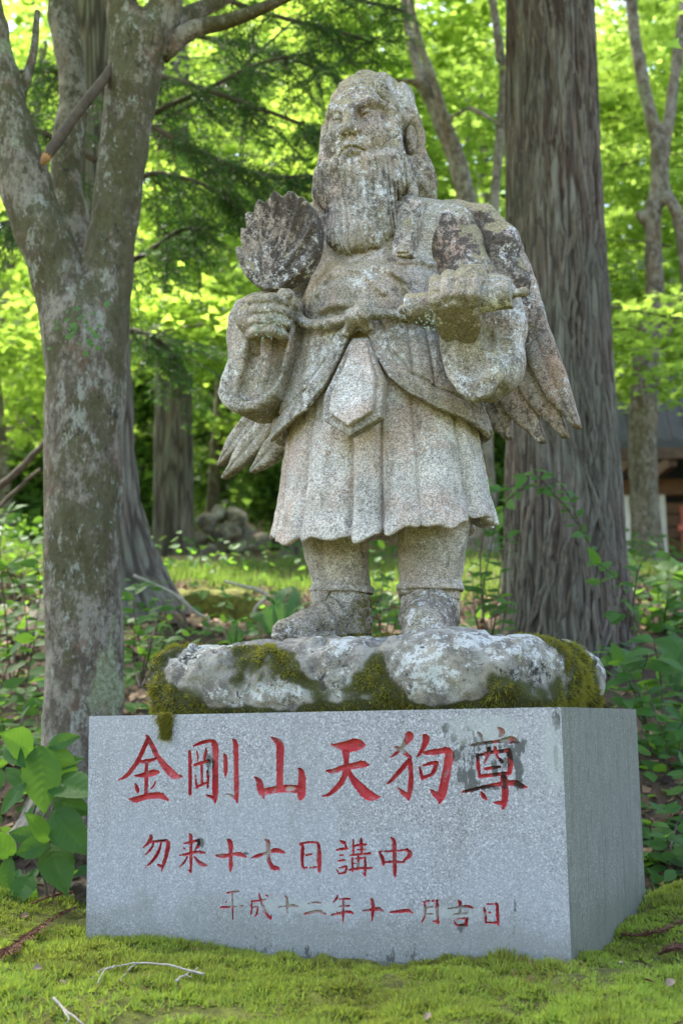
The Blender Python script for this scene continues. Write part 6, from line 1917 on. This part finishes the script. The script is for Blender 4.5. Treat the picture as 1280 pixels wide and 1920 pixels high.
shrub('leafy_bush', 'dark low plant beside the right flank of the plinth', 'plant', at(1240, 1690, 3.9), px_stems(3.9, [[(1235, 1690), (1225, 1600), (1215, 1530)], [(1240, 1690), (1255, 1600), (1270, 1540)], [(1245, 1690), (1275, 1640), (1300, 1600)], [(1235, 1690), (1220, 1640), (1210, 1600)], [(1250, 1690), (1260, 1640), (1250, 1570)]]), R6, .07, .24, .045, .3)
shrub('leafy_bush', 'bush of fine leaves in the gap between stone skirt and big cedar', 'bush', at(915, 1230, 5.2), px_stems(5.2, [[(915, 1230), (905, 1120), (925, 1000), (935, 920)], [(915, 1230), (930, 1150), (940, 1060), (950, 1000)], [(910, 1230), (890, 1150), (885, 1080)], [(918, 1230), (920, 1160), (905, 1090)], [(920, 1230), (940, 1180), (950, 1130)], [(912, 1230), (900, 1050), (915, 960), (900, 900)]]), R6, .06, .24, .042, .4)
shrub('leafy_bush', 'little bush seen between the two stone legs', 'bush', at(715, 1235, 5.2), px_stems(5.2, [[(715, 1235), (710, 1170), (700, 1120)], [(715, 1235), (725, 1180), (735, 1120)], [(715, 1235), (712, 1140), (720, 1080)], [(715, 1235), (735, 1190), (745, 1150)]]), R6, .06, .24, .045, .5)
shrub('leafy_twig', 'leafy twig arching across the trunk of the big cedar', 'twig', at(1130, 1160, 5.0), px_stems(5.0, [[(1135, 1160), (1120, 1060), (1085, 985), (1040, 930), (990, 910), (925, 915)], [(1090, 990), (1060, 920), (1030, 888)], [(990, 910), (960, 930), (935, 965)], [(1040, 930), (1010, 895), (985, 892)]], 0), R6, .068, .24, .024, .6, .15, (-.1, -.8, .7))
shrub('leafy_twig', 'short leafy twig at the right flank of the big cedar', 'twig', at(1200, 1200, 4.9), px_stems(4.9, [[(1205, 1200), (1180, 1130), (1150, 1080), (1120, 1055)], [(1185, 1140), (1200, 1060), (1235, 1038)], [(1190, 1160), (1170, 1150), (1150, 1152)]], 0), R6, .068, .24, .028, .6, .15, (-.1, -.8, .7))

# ferns
def fern(label, base, fronds, rng, n=13, scale=1.0):
    o = empty('fern', tuple(base)); tag(o, label, 'fern', 'ferns on the bank')
    for tip, arch in fronds:
        A, B = np.array(base), np.array(tip); mid = (A + B) / 2 + np.array((0, 0, arch))
        P = spline(np.array([A, mid, B]), n * 2)
        T = np.gradient(P, axis=0); T /= np.linalg.norm(T, axis=1)[:, None]
        Ln = np.linalg.norm(B - A)
        parts = [tube(P, np.linspace(.003, .001, n * 2), 4, caps=False)]
        for i in range(3, n * 2):
            t = i / (n * 2 - 1); w = Ln * .30 * math.sin(math.pi * (t * .82 + .18)) ** .8 * scale + .004
            s = np.cross(T[i], (0, -.5, .9)); s /= np.linalg.norm(s)
            for sg in (-1, 1):
                e = s * sg + T[i] * .45 + np.array((0, 0, -.15)); e /= np.linalg.norm(e)
                q = np.cross(e, np.cross(T[i], e)); q = T[i] - e * (T[i] @ e); q /= np.linalg.norm(q)
                b = P[i]; hw = Ln * .016 + .003
                parts.append((np.array([b - q * hw * .6, b + e * w * .4 - q * hw, b + e * w, b + e * w * .4 + q * hw]), [np.array([(0, 1, 2), (0, 2, 3)])]))
        V, F = join(parts)
        tint_mesh('frond', V, F, np.full(len(V), float(rng.uniform(.2, .9))), M['fern'], o)
for lab, bx_, by_, Yf, tips in [('fern with upright blue green fronds behind the left stone foot', 520, 1200, 5.0, [(548, 1100), (505, 1120), (580, 1130), (470, 1150), (540, 1130), (490, 1180)]), ('fern beside the right side of the big cedar base', 1265, 1300, 5.2, [(1230, 1200), (1262, 1190), (1290, 1200), (1220, 1240)]),
                                ('fern low on the slope left of the tall fern', 440, 1220, 4.8, [(400, 1180), (450, 1160), (480, 1190)])]:
    B = at(bx_, by_, Yf)
    fern(lab, B, [(at(x, y, Yf + R6.uniform(-.15, .12)), .04) for x, y in tips], R6)

# loose ground cover and grass
def ground_cover():
    r = np.random.default_rng(91)
    n = 21000
    y = r.uniform(3.55, 12, n); x = r.uniform(-1, 1, n) * (.46 * y + .8)
    p = np.stack([x, y, 0 * x], -1)
    m = fbm(p, .9, 3, 5.0) + .25 * (y < 4.6) + .5 * (np.abs(x) > .16 * y + .1) - .25 * ((y > 4.8) & (y < 6.8) & (np.abs(x) < .9))
    k = m > r.random(n) * .9 - .05
    x, y, p = x[k], y[k], p[k]; n = len(x)
    z = G(x, y) + r.random(n) ** 2 * .22 * smooth01(y, 3.4, 4.2)
    N = r.normal(size=(n, 3)) * .45 + np.array((0, -.35, 1.0)); N /= np.linalg.norm(N, axis=1)[:, None]
    v, f = leaf_cloud(np.stack([x, y, z + .01], -1), N, r.uniform(.035, .075, n), OVAL, r, curl=.3)
    o = foliage('ground_cover', [(v, f, np.clip(.45 + .4 * fbm(p, 1.5, 2) + .15 * r.normal(size=n), 0, 1), len(OVAL[0]))], M['shrub_leaf'])
    tag(o, 'mixed low leaves covering the bank behind the plinth', 'undergrowth', kind='stuff')
    n = 15000
    y = 7.0 + 1.7 * r.random(n) ** 1.4; x = r.uniform(-4.0, 4.2, n)
    p = np.stack([x, y, 0 * x], -1); k = fbm(p, 1.2, 2, 8.0) > -.35; x, y, p = x[k], y[k], p[k]
    P = np.stack([x, y, G(x, y)], -1)
    V, F = sprigs(P, np.tile((0, 0, 1.0), (len(P), 1)), r.uniform(.03, .10, len(P)), .003, 3, r, .8)
    g = tint_mesh('grass', V, F, np.repeat(np.clip(.5 + .4 * r.normal(size=len(P)), 0, 1), 9), M['grass'])
    tag(g, 'short bright grass on the sunlit terrace', 'grass', kind='stuff')
    # dead needles and leaf litter on the brown slope
    n = 11000
    y = r.uniform(3.6, 7.0, n); x = r.uniform(-1, 1, n) * (.45 * y + .6)
    P = np.stack([x, y, G(x, y) + .006], -1)
    N = r.normal(size=(n, 3)) * .5 + np.array((0, 0, 1.0)); N /= np.linalg.norm(N, axis=1)[:, None]
    v, f = leaf_cloud(P, N, r.uniform(.02, .06, n), DIAMOND, r)
    l = build('leaf_litter', v, f, M['dead_leaf'], None, False); tag(l, 'brown fallen leaves and needles strewn over the slope', 'litter', kind='stuff')
ground_cover()

# ---------------------------------------------------------------- bits lying on the moss
def gp(px, py, lift=.012):
    """the point of the ground seen at a pixel"""
    d = np.array(ray(px, py)); d = d / d[1]
    ys = np.linspace(1.7, 3.6, 500); P = d[None] * ys[:, None] + np.array((0, 0, CZ))
    k = np.argmax(P[:, 2] < G(P[:, 0], P[:, 1]) + lift)
    return P[k]
def dry_sprig(label, line, rng, n=150, ln=.028, w=.0012, spread=.6, mat='dry_cedar', taper=True):
    P = spline(np.array([gp(x, y, .016) for x, y in line]), 30)
    T = np.gradient(P, axis=0); T /= np.linalg.norm(T, axis=1)[:, None]
    o = empty('fallen_cedar_sprig', tuple(P[0])); tag(o, label, 'sprig')
    v, f = tube(P, np.linspace(.0022, .0012, 30), 5); build('stem', v, f, M[mat], o)
    parts = []
    for i in range(n):
        t = rng.random() ** (.75 if taper else 1); k = int(t * 29)
        d = T[k] * 1.0 + rng.normal(0, spread, 3) * np.array((1, 1, .35)); d /= np.linalg.norm(d)
        L = ln * rng.uniform(.5, 1.2) * (.5 + .7 * t)
        parts.append(tube(np.array([P[k], P[k] + d * L * .5 + (0, 0, .002), P[k] + d * L]), [w, w, w * .3], 3, caps=False))
    v, f = join(parts); q = build('needles', v, f, M[mat], o); tag(q, kind='stuff')
R7 = np.random.default_rng(95)
dry_sprig('brown dried cedar sprig lying on the moss at the lower left', [(142, 1702), (110, 1718), (70, 1745), (35, 1770), (8, 1788)], R7, 420, .045, .0013, .22)
dry_sprig('thin dark cedar sprig on the moss left of the plinth', [(60, 1695), (100, 1680), (150, 1672)], R7, 120, .018, .001, .4)
dry_sprig('reddish cedar sprig on the moss right of the plinth', [(1165, 1752), (1200, 1755), (1240, 1745), (1275, 1728)], R7, 160, .022, .0012, .8)
dry_sprig('dark cedar sprig half out of the picture at the right edge', [(1235, 1790), (1262, 1780), (1300, 1772)], R7, 160, .026, .0013, .8)
def pale_twig(label, lines):
    o = None
    for i, ln in enumerate(lines):
        P = spline(np.array([gp(x, y, .014) for x, y in ln]), 22)
        P = P + .0025 * np.stack([noise(P, 40, k * 2.2) for k in range(3)], -1)
        if o is None: o = empty('dry_twig', tuple(P[0])); tag(o, label, 'twig')
        v, f = tube(P, np.linspace(.0024, .001, 22) * (1 if i == 0 else .7), 6); build('stem', v, f, M['dry_twig'], o)
pale_twig('pale dry twig with a forked end lying in front of the plinth', [[(380, 1830), (350, 1818), (300, 1808), (255, 1808), (195, 1818), (170, 1838)], [(262, 1808), (240, 1820), (225, 1840)], [(215, 1812), (195, 1822), (182, 1845)]])
pale_twig('short pale twig at the very bottom left of the moss', [[(100, 1872), (118, 1890), (140, 1908), (165, 1925)], [(118, 1890), (128, 1912), (120, 1922)]])
pale_twig('fine brown stalk on the moss left of centre', [[(330, 1840), (350, 1828), (372, 1815)], [(350, 1828), (360, 1836)]])
def bits():
    mesh_ = blade_mesh('dead_leaf', .32, .5, .5, .3); mesh_.materials.clear(); mesh_.materials.append(M['pale_leaf'])
    m2 = blade_mesh('dead_leaf', .32, .5, .6, .2); m2.materials.clear(); m2.materials.append(M['dead_leaf'])
    for i, (x, y) in enumerate([(55, 1716), (12, 1818), (78, 1815), (138, 1828), (108, 1840), (1160, 1806), (1205, 1838), (806, 1900), (1250, 1850)]):
        p = gp(x, y, .013)
        o = bpy.data.objects.new('dead_leaf', mesh_ if i % 3 else m2); col.objects.link(o)
        o.location = tuple(p); s = R7.uniform(.012, .024); o.scale = (s, s, s); o.rotation_euler = (R7.normal(0, .4), R7.normal(0, .4), R7.uniform(0, 6.3))
        tag(o, ['small dead leaf on the moss above the brown cedar sprig', 'dead leaf on the moss at the far left edge', 'dead leaf on the moss just below the brown cedar sprig', 'dead leaf on the moss left of the pale forked twig', 'dead leaf between brown sprig and short pale twig',
            'dead leaf below the right front corner of the plinth', 'dead leaf on the moss between the right corner and the picture edge', 'dead leaf near the bottom edge, right of the middle', 'dead leaf lowest on the moss at the right edge'][i], 'leaf', 'dead leaves on the moss')
    # a dark bark chip against the plinth's left edge
    c = gp(152, 1690, .01) + np.array((.0, .02, .012))
    V, F = sdf_mesh(lambda p: rbox(p, c, (.016, .02, .026), .008) + .010 * noise(p, 45.0) + .004 * noise(p, 130.0), c - .06, c + .06, .003)
    o = build('bark_chip', V, F, M['twig']); tag(o, 'dark crumbling piece of bark at the left corner of the plinth', 'bark')
bits()
